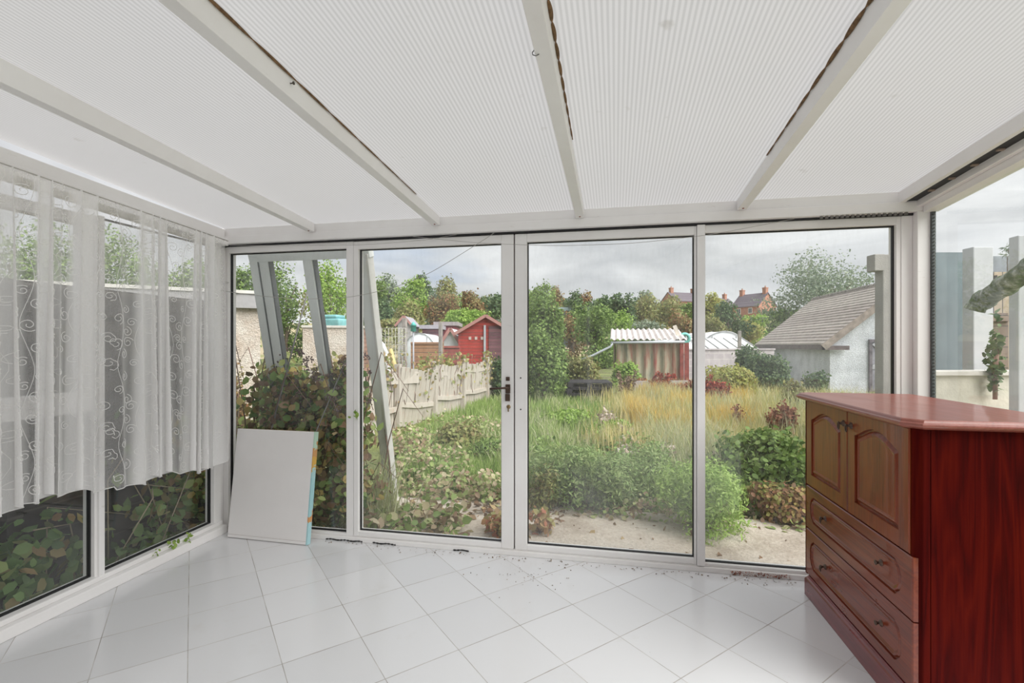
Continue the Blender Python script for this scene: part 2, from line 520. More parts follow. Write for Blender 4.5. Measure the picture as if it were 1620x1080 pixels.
def crown_blobs(h, w, k, seed, low=.3):
    """blobs that make a tree crown w wide reaching height h"""
    r = np.random.default_rng(seed)
    out = [((0, 0, h * .62), (w * .34, w * .34, h * .30))]
    for i in range(k):
        a = r.uniform(0, 2 * math.pi); z = r.uniform(low, .88)
        rr = w * .5 * math.sqrt(max(.05, 1 - abs(z - .5) ** 2 * 3.2)) * r.uniform(.35, .8)
        s_ = r.uniform(.16, .27)
        out.append(((math.cos(a) * rr, math.sin(a) * rr, h * z), (w * s_, w * s_, h * s_ * .72)))
    return out

# ================================================================ the setting: ground
def smooth(a, b, x):
    t = min(1, max(0, (x - a) / (b - a))); return t * t * (3 - 2 * t)
def gz(x, y):
    z = -.17 + .20 * smooth(5, 13, y) + .15 * smooth(13, 20, y)
    z += 6.0 * smooth(26, 95, y) + .03 * max(0, y - 95)
    if x > 3: z -= .42 * smooth(3, 6.5, x) * smooth(9, 15, y) * (1 - smooth(24, 34, y))
    return z
def grid_mesh(name, xs, ys, mat, off=0, amp=0):
    V = []
    for y in ys:
        for x in xs:
            V.append((x, y, gz(x, y) + off + amp * (math.sin(x * 5.1 + y * 3.3) + math.sin(x * 2.3 - y * 4.7)) ))
    n = len(xs)
    F = [(j * n + i, j * n + i + 1, (j + 1) * n + i + 1, (j + 1) * n + i) for j in range(len(ys) - 1) for i in range(n - 1)]
    me = bpy.data.meshes.new(name); me.from_pydata(V, [], F); me.materials.append(mat)
    for p in me.polygons: p.use_smooth = True
    o = bpy.data.objects.new(name, me); C.objects.link(o)
    return struct(o)
grid_mesh('garden_ground', list(np.linspace(-26, 26, 53)), list(np.linspace(-6, 34, 61)), m_ground(), 0, .012)
grid_mesh('distant_hill', list(np.linspace(-170, 170, 35)), list(np.linspace(33, 240, 32)), m_hill(), -.05)
pb = MB()
pb.box((-2.2, 3.12, -.22), (4.6, 4.35, -.125))
patio = struct(pb.build('patio_paving', m_patio(), bevel=.01))

# ================================================================ the conservatory
XL, XR = -2.75, 1.70
YF = 3.035
YB = -3.1
RS = .0744                      # roof fall per metre
def zr(y): return 2.182 + RS * (2.97 - y)       # underside of roof sheets
fl = MB(); fl.box((-2.80, YB, -.16), (1.74, 3.07, 0)); FL = struct(fl.build('floor', FLOOR))

# ---- front wall: threshold, ring beam, corner posts ----
wf = sempty('wall_front')
m = MB(); m.box((-2.76, 2.985, 0), (1.70, 3.085, .030)); m.box((-2.76, 3.0, .030), (1.70, 3.075, .036)); m.build('threshold', WHITE, wf, .004)
m = MB()
m.box((-2.74, 2.955, 2.068), (1.70, 3.08, 2.122)); m.build('ring_beam', WHITE, wf, .003)
m = MB(); m.box((-2.72, 2.972, 2.124), (1.70, 3.09, 2.186)); m.build('eaves_strip', WHITE, wf, .002)
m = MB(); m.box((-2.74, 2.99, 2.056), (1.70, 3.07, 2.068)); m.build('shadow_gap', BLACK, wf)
m = MB(); m.box((-2.79, 2.965, 0), (-2.735, 3.085, 2.068)); m.box((-2.735, 3.005, .036), (-2.705, 3.07, 2.056)); m.build('corner_post', WHITE, wf, .003)
m = MB(); m.box((1.655, 2.955, 0), (1.735, 3.085, 2.068)); m.box((1.60, 2.995, .036), (1.655, 3.07, 2.056)); m.build('corner_post', WHITE, wf, .003)
m = MB()
for k in range(17): m.box((1.18 + k * .026, 2.95, 2.050), (1.192 + k * .026, 2.962, 2.064))
m.build('foam_closer', plain('grey_foam', (.16, .15, .14), .9), wf)
# rust and dirt on the threshold
def crumbs(name, n, xr, yr, zr_, s, mat):
    P = np.column_stack([rng.uniform(*xr, n), rng.uniform(*yr, n), rng.uniform(*zr_, n)])
    Nn = rng.normal(size=(n, 3)) + np.array([0, 0, 1.5])
    me = leaves_mesh(name, P, Nn, s, mat, LEAF_D)
    o = bpy.data.objects.new(name, me); C.objects.link(o)
    return o
RUST = plain('rust_flakes', (.30, .075, .030), .9, var=.5, vs=40)
o = crumbs('rust_flakes', 260, (.72, 1.04), (2.981, 2.9845), (.004, .026), .009, RUST)
tag(o, 'rust-red flakes crumbling off the threshold beside the mahogany cabinet', 'rust', kind='stuff')
DIRT = leafmat('dry_debris', [(.10, .06, .035), (.30, .22, .14), (.05, .035, .02), (.22, .14, .07)], .1, .9)
n = 170
P = np.column_stack([rng.uniform(-1.9, 1.05, n), 2.968 - np.abs(rng.normal(0, .035, n)), np.full(n, .003)])
me = leaves_mesh('floor_debris', P, rng.normal(size=(n, 3)) * .3 + np.array([0, 0, 1]), .012, DIRT)
o = bpy.data.objects.new('floor_debris', me); C.objects.link(o)
tag(o, 'dry leaf crumbs and grit along the foot of the glazed doors', 'debris', kind='stuff')
n = 60
P = np.column_stack([rng.normal(-.48, .12, n), rng.normal(2.72, .09, n), np.full(n, .003)])
me = leaves_mesh('grit', P, rng.normal(size=(n, 3)) * .3 + np.array([0, 0, 1]), .008, DIRT)
o = bpy.data.objects.new('grit', me); C.objects.link(o)
tag(o, 'dark specks of grit scattered on the tiles inside the double doors', 'grit', kind='stuff')
# broken black sealant along the threshold foot
for a, b in ((-1.90, -1.62), (-1.55, -1.38), (-.98, -.86)):
    m = MB(); x = a
    pts = []
    while x < b:
        pts.append((x, 2.985, .007 + .002 * math.sin(x * 60))); x += .012
    m.tube(pts, [.0015 + .0045 * abs(math.sin(i * 1.7)) for i in range(len(pts))], 6)
    m.build('perished_sealant', BLACK, wf)

def pane(name, plane, u0, u1, z0, z1, d, mat, parent):
    m = MB(); t = .004
    if plane == 'x': m.box((u0, d - t, z0), (u1, d + t, z1))
    else: m.box((d - t, u0, z0), (d + t, u1, z1))
    # a sealed pane reads as one surface: keep a thin single sheet facing the room
    me = MB()
    if plane == 'x': me.add([(u0, d, z0), (u1, d, z0), (u1, d, z1), (u0, d, z1)], [(0, 1, 2, 3)])
    else: me.add([(d, u0, z0), (d, u1, z0), (d, u1, z1), (d, u0, z1)], [(0, 1, 2, 3)])
    return me.build(name, mat, parent)
def gasket(plane, u0, u1, z0, z1, d0, d1, parent, w=.006):
    m = MB(); frame_rect(m, plane, u0 - w, u1 + w, z0 - w, z1 + w, w, d0, d1)
    return m.build('gasket', BLACK, parent)
# pane 1 (fixed)
w1 = sempty('window_1')
m = MB(); m.box((-2.705, 3.0, .036), (-2.690, 3.075, 2.056)); m.box((-1.753, 3.0, .036), (-1.700, 3.08, 2.056))
m.box((-2.690, 3.0, .036), (-1.753, 3.075, .049)); m.box((-2.690, 3.0, 2.010), (-1.753, 3.075, 2.056)); m.build('frame', WHITE, w1, .002)
m = MB(); frame_rect(m, 'x', -2.690, -1.753, .049, 2.010, .007, 3.022, 3.04); m.build('gasket', BLACK, w1)
pane('glass', 'x', -2.686, -1.757, .053, 2.006, YF, GLASS, w1)
# doors
d1 = sempty('door_1')
m = MB(); m.box((-1.698, 2.998, .037), (-1.662, 3.07, 2.054)); m.box((-.660, 2.998, .037), (-.579, 3.07, 2.054))
m.box((-1.662, 2.998, .037), (-.660, 3.07, .070)); m.box((-1.662, 2.998, 2.001), (-.660, 3.07, 2.054)); m.build('frame', WHITE, d1, .003)
m = MB(); frame_rect(m, 'x', -1.662, -.660, .070, 2.001, .006, 3.022, 3.04); m.build('gasket', BLACK, d1)
pane('glass', 'x', -1.658, -.664, .074, 1.997, YF, GLASS, d1)
m = MB(); m.box((-.630, 2.985, 1.035), (-.600, 2.999, 1.092)); m.box((-.632, 2.985, .985), (-.602, 2.998, 1.030)); m.box((-.628, 2.987, 1.115), (-.604, 2.998, 1.14))
m.build('lock_plate', DARKM, d1, .002, label='dark bronze lock plate')
m = MB(); m.tube([(-.613, 2.99, 1.072), (-.613, 2.952, 1.072)], .0075, 10); m.tube([(-.607, 2.953, 1.073), (-.66, 2.950, 1.070), (-.725, 2.955, 1.066)], [.008, .006, .006], 10)
m.build('handle', DARKM, d1, label='dark bronze lever handle')
m = MB(); m.lathe((-.613, 2.999, 1.127), (0, -1, 0), [(.001, .018), (.006, .017), (.007, .006), (.004, 0)], 12); m.build('bolt_knob', DARKM, d1)
m = MB(); m.lathe((-.612, 2.999, .948), (0, -1, 0), [(.0, .008), (.009, .008), (.013, .003), (.014, 0)], 14); m.box((-.6155, 2.986, .918), (-.6085, 2.991, .945)); m.build('keyhole_cover', BRASS, d1)
d2 = sempty('door_2')
m = MB(); m.box((-.571, 2.998, .037), (-.493, 3.07, 2.054)); m.box((.519, 2.998, .037), (.530, 3.07, 2.054))
m.box((-.493, 2.998, .037), (.519, 3.07, .070)); m.box((-.493, 2.998, 2.001), (.519, 3.07, 2.054)); m.build('frame', WHITE, d2, .003)
m = MB(); frame_rect(m, 'x', -.493, .519, .070, 2.001, .006, 3.022, 3.04); m.build('gasket', BLACK, d2)
pane('glass', 'x', -.489, .515, .074, 1.997, YF, m_glass('misted_door_glass', .13), d2)
for z in (1.134, .933):
    m = MB(); m.lathe((-.533, 2.998, z), (0, -1, 0), [(0, .003), (.004, .002), (.005, 0)], 10); m.build('screw', BLACK, d2)
m = MB(); m.box((-.579, 3.02, .037), (-.571, 3.06, 2.054)); m.build('door_seal', plain('brown_seal', (.10, .06, .05), .8), d2)
# pane 4 (fixed)
w2 = sempty('window_2')
m = MB(); m.box((.532, 2.985, .036), (.577, 3.08, 2.056)); m.box((1.578, 3.0, .036), (1.600, 3.075, 2.056))
m.box((.577, 3.0, .036), (1.578, 3.075, .049)); m.box((.577, 3.0, 2.010), (1.578, 3.075, 2.056)); m.build('frame', WHITE, w2, .002)
m = MB(); frame_rect(m, 'x', .577, 1.578, .049, 2.010, .007, 3.022, 3.04); m.build('gasket', BLACK, w2)
pane('glass', 'x', .581, 1.574, .053, 2.006, YF, m_glass('misted_side_glass', .12), w2)

# ---- left wall ----
wl = sempty('wall_left')
m = MB(); m.box((-2.80, YB, 0), (-2.665, 2.965, .058)); m.box((-2.80, YB, .058), (-2.70, 2.965, .085)); m.build('sill', WHITE, wl, .006, 3)
m = MB()
def sloped(mb, x0, x1, y0, y1, zt0, zt1, h):
    """bar running in y whose top follows zt0..zt1"""
    vs = []
    for y, z in ((y0, zt0), (y1, zt1)):
        vs += [(x0, y, z - h), (x1, y, z - h), (x1, y, z), (x0, y, z)]
    mb.add(vs, [(0, 3, 2, 1), (4, 5, 6, 7), (0, 1, 5, 4), (1, 2, 6, 5), (2, 3, 7, 6), (3, 0, 4, 7)])
LS = .052
def zl(y): return 2.058 + LS * (2.9 - y)
sloped(m, -2.80, -2.655, YB, 2.965, zl(YB) + .05, zl(2.965) + .05, .05)
sloped(m, -2.80, -2.685, YB, 2.965, zl(YB) + .12, zl(2.965) + .12, .075)
m.build('top_rail', WHITE, wl, .004)
for a, b in ((2.10, 2.155), (.62, .68), (-.9, -.84), (-3.08, -3.02)):
    m = MB(); m.box((-2.80, a, .058), (-2.72, b, 2.05)); m.box((-2.735, a + .012, .058), (-2.705, b - .012, 2.05)); m.build('mullion', WHITE, wl, .003)
m = MB(); m.box((-2.79, 2.90, .058), (-2.715, 2.965, 2.055)); m.build('end_post', WHITE, wl, .003)
w3 = sempty('window_3')
pane('glass', 'y', 2.16, 2.895, .09, 2.04, -2.755, GLASS, w3)
m = MB(); frame_rect(m, 'y', 2.155, 2.90, .085, 2.05, .008, -2.765, -2.745); m.build('gasket', BLACK, w3)
w4 = sempty('window_4')
pane('glass', 'y', .685, 2.095, .09, 1.00, -2.755, GLASS, w4)
m = MB(); frame_rect(m, 'y', .68, 2.10, .085, 1.005, .008, -2.765, -2.745); m.build('gasket', BLACK, w4)
m = MB(); m.box((-2.79, .68, .985), (-2.725, 2.10, 1.035)); m.build('transom', WHITE, w4, .003)
for a, b in ((1.40, 2.095), (.685, 1.39)):
    m = MB(); frame_rect(m, 'y', a, b, 1.035, 2.04, .06, -2.78, -2.72); sash = m.build('sash', WHITE, w4, .004)
    pane('sash_glass', 'y', a + .06, b - .06, 1.095, 1.98, -2.75, GLASSL, sash)
w6 = sempty('window_6')
pane('glass', 'y', -.83, .615, .09, 2.04, -2.755, GLASSL, w6)
w7 = sempty('window_7')
pane('glass', 'y', -3.01, -.905, .09, 2.04, -2.755, GLASSL, w7)

# ---- right wall ----
wr = sempty('wall_right')
m = MB(); m.box((1.69, YB, 0), (1.77, 2.955, .06)); m.build('sill', WHITE, wr, .004)
m = MB()
sloped(m, 1.575, 1.60, YB, 3.0, zr(YB), zr(3.0), .062)
m.build('wall_rafter', WHITE, wr, .002)
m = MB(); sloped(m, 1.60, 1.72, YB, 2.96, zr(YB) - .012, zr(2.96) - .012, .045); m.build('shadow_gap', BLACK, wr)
m = MB(); sloped(m, 1.655, 1.76, YB, 2.96, zr(YB) - .040, zr(2.96) - .040, .05); sloped(m, 1.68, 1.75, YB, 2.95, zr(YB) - .09, zr(2.95) - .09, .035)
m.build('top_rail', WHITE, wr, .002)
m = MB()
y = 2.80
while y > 0:
    m.box((1.622, y, zr(y) - .064), (1.648, y + .014, zr(y) - .050)); y -= .145
m.build('packer', plain('tan_packer', (.34, .26, .21), .8), wr)
for a in (-.9, -3.08):
    m = MB(); m.box((1.69, a, .06), (1.76, a + .06, 2.3)); m.build('mullion', WHITE, wr, .003)
w5 = sempty('window_5')
m = MB(); z0 = .07
m.add([(1.725, -.84, z0), (1.725, 2.95, z0), (1.725, 2.95, zr(2.95) - .12), (1.725, -.84, zr(-.84) - .12)], [(0, 1, 2, 3)])
m.add([(1.725, -3.01, z0), (1.725, -.90, z0), (1.725, -.90, zr(-.90) - .12), (1.725, -3.01, zr(-3.01) - .12)], [(0, 1, 2, 3)])
m.build('glass', GLASSL, w5)
m = MB(); m.box((1.715, 2.943, .06), (1.735, 2.956, zr(2.95) - .12)); m.build('gasket', plain('dark_spacer', (.07, .08, .08), .5), w5)
m = MB()
for k in range(95): m.box((1.722, 2.925, .30 + k * .0185), (1.724, 2.942, .3085 + k * .0185))
m.build('spacer_bar', plain('spacer_metal', (.30, .33, .32), .4, metal=.5), w5)

# ---- back wall of the house, seen only in reflections ----
wb = sempty('wall_back')
m = MB()
ys = YB - .10
m.box((-2.85, ys, -.1), (-1.75, YB, 2.62)); m.box((1.15, ys, -.1), (1.80, YB, 2.62)); m.box((-1.75, ys, 2.12), (1.15, YB, 2.62))
m.build('house_wall', plain('cream_painted_render', (.80, .78, .74), .9, bump=.003), wb)
d3 = sempty('door_3')
m = MB()
for a, b in ((-1.75, -.35), (-.30, 1.15)): frame_rect(m, 'x', a, b, 0, 2.12, .075, YB - .08, YB - .01)
m.build('frame', WHITE, d3, .003)
m = MB(); m.box((-1.68, YB - .06, .07), (-.42, YB - .05, 2.05)); m.box((-.23, YB - .06, .07), (1.08, YB - .05, 2.05)); m.build('glass', plain('pale_net_behind_glass', (.55, .55, .54), .08), d3)

# ---- roof ----
RX = [(-1.965, 1), (-1.06, 1), (-.13, 1), (.745, -1)]
DR = .0186
edges_x = [-2.70, -1.99, -1.085, -.155, .77, 1.66]
ce = sempty('ceiling')
for i in range(5):
    a, b = edges_x[i], edges_x[i + 1]
    dl = 0 if i == 0 else DR * (3.1 - YB); dr = 0 if i == 4 else DR * (3.1 - YB)
    m = MB()
    za, zb_ = zr(3.1), zr(YB)
    vs = [(a, 3.1, za), (b, 3.1, za), (b - dr, YB, zb_), (a - dl, YB, zb_)]
    vs += [(x, y, z + .016) for x, y, z in vs]
    m.add(vs[:4], [(0, 1, 2, 3)])
    m.build('roof_sheet', ROOF, ce)
def rafter(i, x, sd):
    r = sempty('trim_%d' % (i + 1))
    m = MB()
    x0, x1 = (x - .05, x) if sd > 0 else (x, x + .05)
    ya, yb = 2.955, YB
    vs = []
    for y in (ya, yb):
        o_ = -DR * (2.97 - y); zt = zr(y) - .002; zb_ = zt - .058 - .028 * (2.97 - y) / 2
        vs += [(x0 + o_, y, zb_), (x1 + o_, y, zb_), (x1 + o_, y, zt), (x0 + o_, y, zt)]
    m.add(vs, [(0, 3, 2, 1), (4, 5, 6, 7), (0, 1, 5, 4), (1, 2, 6, 5), (2, 3, 7, 6), (3, 0, 4, 7)])
    m.build('rafter', WHITE, r, .002)
    return r
RR = [rafter(i, x, s_) for i, (x, s_) in enumerate(RX)]
FOAM = plain('brown_sealant_foam', (.20, .115, .055), .9, var=.5, vs=60, bump=.004, bs=200)
def foam_line(rr, xf, y0, y1, side, step, big):
    m = MB(); y = y0; k = 0
    pts = []; rs = []
    while y < y1:
        x = xf - DR * (2.97 - y) + side * .004
        pts.append((x, y, zr(y) - .006))
        fade = max(.12, 1 - (y - y0) / (y1 - y0))
        rs.append(.002 + big * fade * abs(math.sin((y - y0) * math.pi / step)) ** .7)
        y += step / 6
    m.tube(pts, rs, 7)
    m.build('sealant_foam', FOAM, rr, label='brown crusted sealant foam')
foam_line(RR[2], -.13, .72, 2.1, 1, .085, .012)
foam_line(RR[3], .745, .85, 2.4, -1, .13, .011)
foam_line(RR[1], -1.06, 1.1, 2.6, 1, .21, .004)
for k in range(4):
    m = MB(); x, s_ = RX[k]
    m.lathe((x - .025 * s_, 2.925, zr(2.925) - .0595), (0, 0, -1), [(.006, 0), (.005, .004), (0, .005)], 10); m.build('screw_head', RUST, RR[k])
# hook and screw in the rafters
def onX(x, y, X):
    a = (x - 810) / FPX; b = (546.6 - y) / FPX; t = RAD(YAW)
    d = (a * math.cos(t) - math.sin(t), a * math.sin(t) + math.cos(t), b)
    k = X / d[0]; return Vector((X, d[1] * k, EYE + d[2] * k))
m = MB(); hx = -.205; hy = 1.42; hz = zr(hy) - .075
m.tube([(hx + .012, hy, hz + .012), (hx - .004, hy, hz + .008), (hx - .012, hy, hz), (hx - .010, hy - .004, hz - .010), (hx, hy - .004, hz - .014), (hx + .008, hy, hz - .008)], .0016, 8)
m.build('cup_hook', plain('steel_hook', (.2, .2, .2), .35, metal=.8), RR[2], label='small steel hook')
p = onX(459, 132, -1.088)
m = MB(); m.tube([p, p + Vector((.012, 0, 0))], .0022, 8); m.lathe(p + Vector((.012, 0, 0)), (1, 0, 0), [(.0055, 0), (.006, .003), (0, .005)], 12)
m.build('screw', plain('dark_screw', (.08, .07, .06), .4, metal=.7), RR[1])

# ---- cords ----
def cord(pts, r, label, sag=None):
    P = []
    for i in range(len(pts) - 1):
        a, b = Vector(pts[i]), Vector(pts[i + 1])
        for k in range(8): P.append(a.lerp(b, k / 8))
    P.append(Vector(pts[-1]))
    for _ in range(6):
        P = [P[0]] + [(P[i - 1] + P[i] * 2 + P[i + 1]) / 4 for i in range(1, len(P) - 1)] + [P[-1]]
    m = MB(); m.tube(P, r, 6)
    return tag(m.build('cord', plain('pale_cord', (.42, .40, .38), .7)), label, 'cord')
cord([(-2.715, 2.955, 1.735), (-2.4, 2.95, 1.69), (-2.033, 2.95, 1.659), (-1.7, 2.95, 1.665), (-1.392, 2.95, 1.718), (-1.119, 2.95, 1.814), (-.76, 2.96, 2.02), (-.70, 2.965, 2.06)], .0016,
     'thin slack cord sagging low across the corner pane and up over the first glazed door')
cord([(-1.25, 2.965, 2.06), (-.8, 2.95, 1.995), (-.3, 2.95, 1.957), (.154, 2.95, 1.953), (.6, 2.95, 1.985), (1.049, 2.965, 2.06)], .0014,
     'thin cord drooping in a shallow arc just under the door heads')
cord([(-2.715, 2.95, 1.80), (-2.62, 2.94, 1.79), (-2.68, 2.93, 1.775), (-2.715, 2.95, 1.79)], .0012, 'small loop of cord knotted at the corner post beside the curtain')
cord([(-2.65, 2.97, 2.06), (-2.15, 2.95, 2.035), (-1.6, 2.95, 2.015), (-1.15, 2.95, 2.03), (-.95, 2.965, 2.06)], .0012, 'pale cord strung along the head of the corner pane and first door')

# ================================================================ the curtain
ct = thing('lace_curtain', 'sheer white voile curtain with swirling embroidery hung along the side glazing', 'curtain', loc=(-2.60, 2.0, 2.0))
CX = 0.0
BUNCH = [(.86, .07, .87, .10), (1.10, .06, 1.10, .09), (1.38, .08, 1.38, .11), (1.625, .065, 1.63, .085), (1.787, .052, 1.825, .072), (1.965, .062, 1.965, .075), (2.325, .085, 2.345, .15), (2.71, .10, 2.71, .145)]
def dens(y, v=.3):      # how bunched the cloth hangs at y, v down from the heading
    s_ = 0
    for c0, w0, c1, w1 in BUNCH:
        c = c0 + (c1 - c0) * v; w = w0 + (w1 - w0) * v
        s_ = max(s_, 1 - smooth(w * .75, w * 1.2, abs(y - c)))
    return s_
def smooth(a, b, x):
    t = min(1, max(0, (x - a) / (b - a))); return t * t * (3 - 2 * t)
Y0, Y1 = .72, 2.865
NU, NV = 900, 60
phs = [0.0]
for i in range(NU):
    y = Y0 + (Y1 - Y0) * i / NU
    phs.append(phs[-1] + (Y1 - Y0) / NU * 2 * math.pi / (.135 - .075 * dens(y) + .022 * math.sin(y * 23)))
def cpos(i, v):
    """i: position along the heading, v: 0 top .. 1 bottom; world point"""
    y = Y0 + (Y1 - Y0) * i / NU
    k = min(NU, max(0, int(i)))
    ph = phs[k]
    d = dens(y)
    spread = math.sin(ph) * (.006 + .010 * d + .010 * v)
    lat = math.sin(ph * .5 + 1.3) * .012 * v + math.sin(y * 9) * .02 * v
    x = -2.605 + spread + .010 * math.sin(ph * .31 + 2) * v
    # bunches relax and fan out towards the hem
    yy = y + math.cos(ph) * (.004 + .006 * d) * (1 + v) + lat
    zt = zl(y) + .012 + .004 * math.sin(ph)
    zb_ = .548 + .055 * (2.9 - y) + .012 * math.sin(ph * .5) + .018 * math.sin(y * 11)
    if y > 2.1 + .0: zb_ -= .02
    return (x + 2.60, yy - 2.0, zt + (zb_ - zt) * v - 2.0)
V = [cpos(i, j / NV) for j in range(NV + 1) for i in range(NU + 1)]
F = []
n = NU + 1
me = bpy.data.meshes.new('voile')
ii = np.arange(NU); jj = np.arange(NV)
I, J = np.meshgrid(ii, jj)
q = np.stack([J * n + I, J * n + I + 1, (J + 1) * n + I + 1, (J + 1) * n + I], axis=-1).reshape(-1, 4)
me = mesh_np('voile', np.array(V), [q]); me.materials.append(CURT)
me.polygons.foreach_set('use_smooth', np.ones(len(me.polygons), bool))
ga = me.attributes.new('gather', 'FLOAT', 'POINT')
gv = np.array([dens(Y0 + (Y1 - Y0) * i / NU, j / NV) * (.72 + .28 * math.sin(phs[min(NU, i)] * .37 + 1)) for j in range(NV + 1) for i in range(NU + 1)], dtype=np.float32)
ga.data.foreach_set('value', gv)
vo = bpy.data.objects.new('voile', me); C.objects.link(vo); vo.parent = ct
# hem and heading tape
m = MB(); m.tube([cpos(i, 1.0) for i in range(0, NU, 3)], .0028, 5); m.build('hem', EMB, ct)
m = MB(); m.tube([(0.002, Y0 - 2.0, zl(Y0) + .014 - 2.0), (0.002, Y1 - 2.0 + .03, zl(Y1) + .014 - 2.0)], .0035, 6); m.build('curtain_wire', plain('wire_cream', (.5, .48, .45), .5), ct)
# embroidery: scrolled stems with curls
m = MB()
def ribbon(path, w):
    vs = []; fs = []
    P = [Vector(cpos(max(0, min(NU, u)), max(0.0, min(1.0, v)))) + Vector((.0022, 0, 0)) for u, v in path]
    for i, p in enumerate(P):
        d = P[min(i + 1, len(P) - 1)] - P[max(0, i - 1)]
        s_ = Vector((0, -d.z, d.y)); L_ = s_.length
        s_ = s_ / L_ * w if L_ > 1e-7 else Vector((0, w, 0))
        vs += [p - s_, p + s_]
    fs = [(2 * i, 2 * i + 1, 2 * i + 3, 2 * i + 2) for i in range(len(P) - 1)]
    m.add(vs, fs)
du = NU / (Y1 - Y0)
HT = 1.5
r_ = random.Random(9)
col_y = Y0 + .05
k = 0
while col_y < Y1 - .03:
    v = .02
    sgn = 1
    ph0 = r_.random() * 6
    stem = []
    for s_ in range(120):
        vv = s_ / 119
        stem.append(((col_y - Y0 + .022 * math.sin(vv * 22 + ph0)) * du, vv * .99))
    ribbon(stem, .0016)
    z = .01
    while z < .97:
        R = r_.uniform(.020, .034)
        cy = col_y + sgn * r_.uniform(.022, .036) + .02 * math.sin(z * 22 + ph0)
        path = []
        for t in range(26):
            a = t / 25 * math.pi * 2 * 1.45 + ph0
            rr = R * (1 - t / 25 * .82)
            path.append(((cy + rr * math.cos(a * sgn) - Y0) * du, z + rr * math.sin(a * sgn) / HT))
        ribbon(path, .0019)
        sgn = -sgn; z += r_.uniform(.030, .045)
    col_y += .105; k += 1
m.build('embroidery', EMB, ct, label='scrolled white embroidery')

# ================================================================ the blank canvas
cv = thing('canvas_board', 'blank white stretched canvas leaning against the corner window', 'canvas', loc=(-2.28, 2.90, 0))
A = Vector((-2.593, 2.897, .003)); B = Vector((-1.965, 2.880, .003)); U = Vector((.005, .088, .742))
Bx = (B - A); nrm = Bx.cross(U).normalized()      # points away from camera or toward it
if nrm.y > 0: nrm = -nrm
def P3(u, v, w): return A + Bx * u + U * v + nrm * w - Vector((-2.28, 2.90, 0))
def slab(mb, u0, u1, v0, v1, w0, w1):
    vs = [P3(u, v, w) for w in (w0, w1) for u, v in ((u0, v0), (u1, v0), (u1, v1), (u0, v1))]
    mb.add(vs, [(0, 3, 2, 1), (4, 5, 6, 7), (0, 1, 5, 4), (1, 2, 6, 5), (2, 3, 7, 6), (3, 0, 4, 7)])
m = MB(); slab(m, 0, .988, 0, 1, .002, .014); m.build('canvas_face', plain('primed_canvas', (.83, .805, .80), .75, var=.02), cv, .002)
m = MB(); slab(m, 0, 1, 0, 1, -.022, .002); m.build('stretcher_frame', plain('pine_stretcher', (.50, .40, .28), .8), cv, .001)
t = NT('turquoise_and_orange_edge')
sp = t.n('ShaderNodeSeparateXYZ', {0: t.coord()})
f = t.math('ADD', sp.outputs[2], t.math('MULTIPLY', t.noise(t.coord(), 18, 4), .22))
ec = t.ramp(f, [(.0, (.40, .62, .66)), (.25, (.60, .30, .12)), (.32, (.36, .60, .64)), (.55, (.42, .64, .66)), (.60, (.70, .42, .10)), (.68, (.62, .33, .14)), (.74, (.50, .68, .55)), (.9, (.62, .68, .50))], 'CONSTANT')
em_ = t.done(t.pbsdf(ec, .7, .3))
m = MB(); slab(m, .988, 1.004, 0, 1, -.0225, .0143); m.build('painted_edge', em_, cv, label='turquoise and orange painted edge')
m = MB(); slab(m, .002, .985, .028, .030, .0140, .0146); m.build('fold_line', plain('fold_brown', (.42, .36, .32), .8), cv)

# ================================================================ the cabinet
cb = thing('sideboard_cabinet', 'mahogany cabinet with two arched-panel doors above two long drawers', 'cabinet', loc=(1.30, 2.40, 0))
O = Vector((1.30, 2.40, 0))
class CB(MB):
    def build(s, name, mat, parent=None, **k):
        s.v = [(a - O.x, b - O.y, c - O.z) for a, b, c in s.v] if parent is cb or k.pop('shift', False) else [(a - O.x, b - O.y, c - O.z) for a, b, c in s.v]
        return MB.build(s, name, mat, parent, **k)
FX = 1.068
YN, YFAR = 1.925, 2.865
m = CB(); ch = .026
poly = [(FX + .02, YFAR - .02), (FX + .02, YN + .03 + ch), (FX + .02 + ch, YN + .004), (1.575, YN + .004), (1.575, YFAR - .02)]
m.prism([(x, y) for x, y in poly], 2, .10, 1.05)
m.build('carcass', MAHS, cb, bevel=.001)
# near corner: canted strip beside the doors
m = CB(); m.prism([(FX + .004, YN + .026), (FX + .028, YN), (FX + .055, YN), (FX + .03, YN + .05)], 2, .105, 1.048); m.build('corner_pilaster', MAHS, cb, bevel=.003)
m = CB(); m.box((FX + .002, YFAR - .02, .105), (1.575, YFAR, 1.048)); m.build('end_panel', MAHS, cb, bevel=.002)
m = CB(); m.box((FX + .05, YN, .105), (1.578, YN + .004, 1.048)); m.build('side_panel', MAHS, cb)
# plinth
def ring_slab(name, mat, off, z0, z1, prof, parent, x1=1.59):
    """plan outline with canted corners, edge profile prof = list of (inset, z fraction)"""
    c = .045
    def outline(i):
        x0 = FX - off + i; y0 = YN - off + i; y1 = YFAR + off - i
        return [(x1, y0), (x0 + c, y0), (x0, y0 + c), (x0, y1 - c), (x0 + c, y1), (x1, y1)]
    m = CB(); k = 6; vs = []
    for i, fz in prof:
        vs += [(x, y, z0 + (z1 - z0) * fz) for x, y in outline(i)]
    fs = []
    for a in range(len(prof) - 1):
        for j in range(k): fs.append((a * k + j, a * k + (j + 1) % k, (a + 1) * k + (j + 1) % k, (a + 1) * k + j))
    fs.append(tuple(range(k))); fs.append(tuple((len(prof) - 1) * k + j for j in range(k)))
    m.add(vs, fs)
    return m.build(name, mat, parent, bevel=.0012)
ring_slab('plinth', MAHP, .014, 0.0, .108, [(.0, 0), (.0, .80), (.004, .86), (.012, .90), (.014, 1.0), (.03, 1.0)], cb, 1.575)
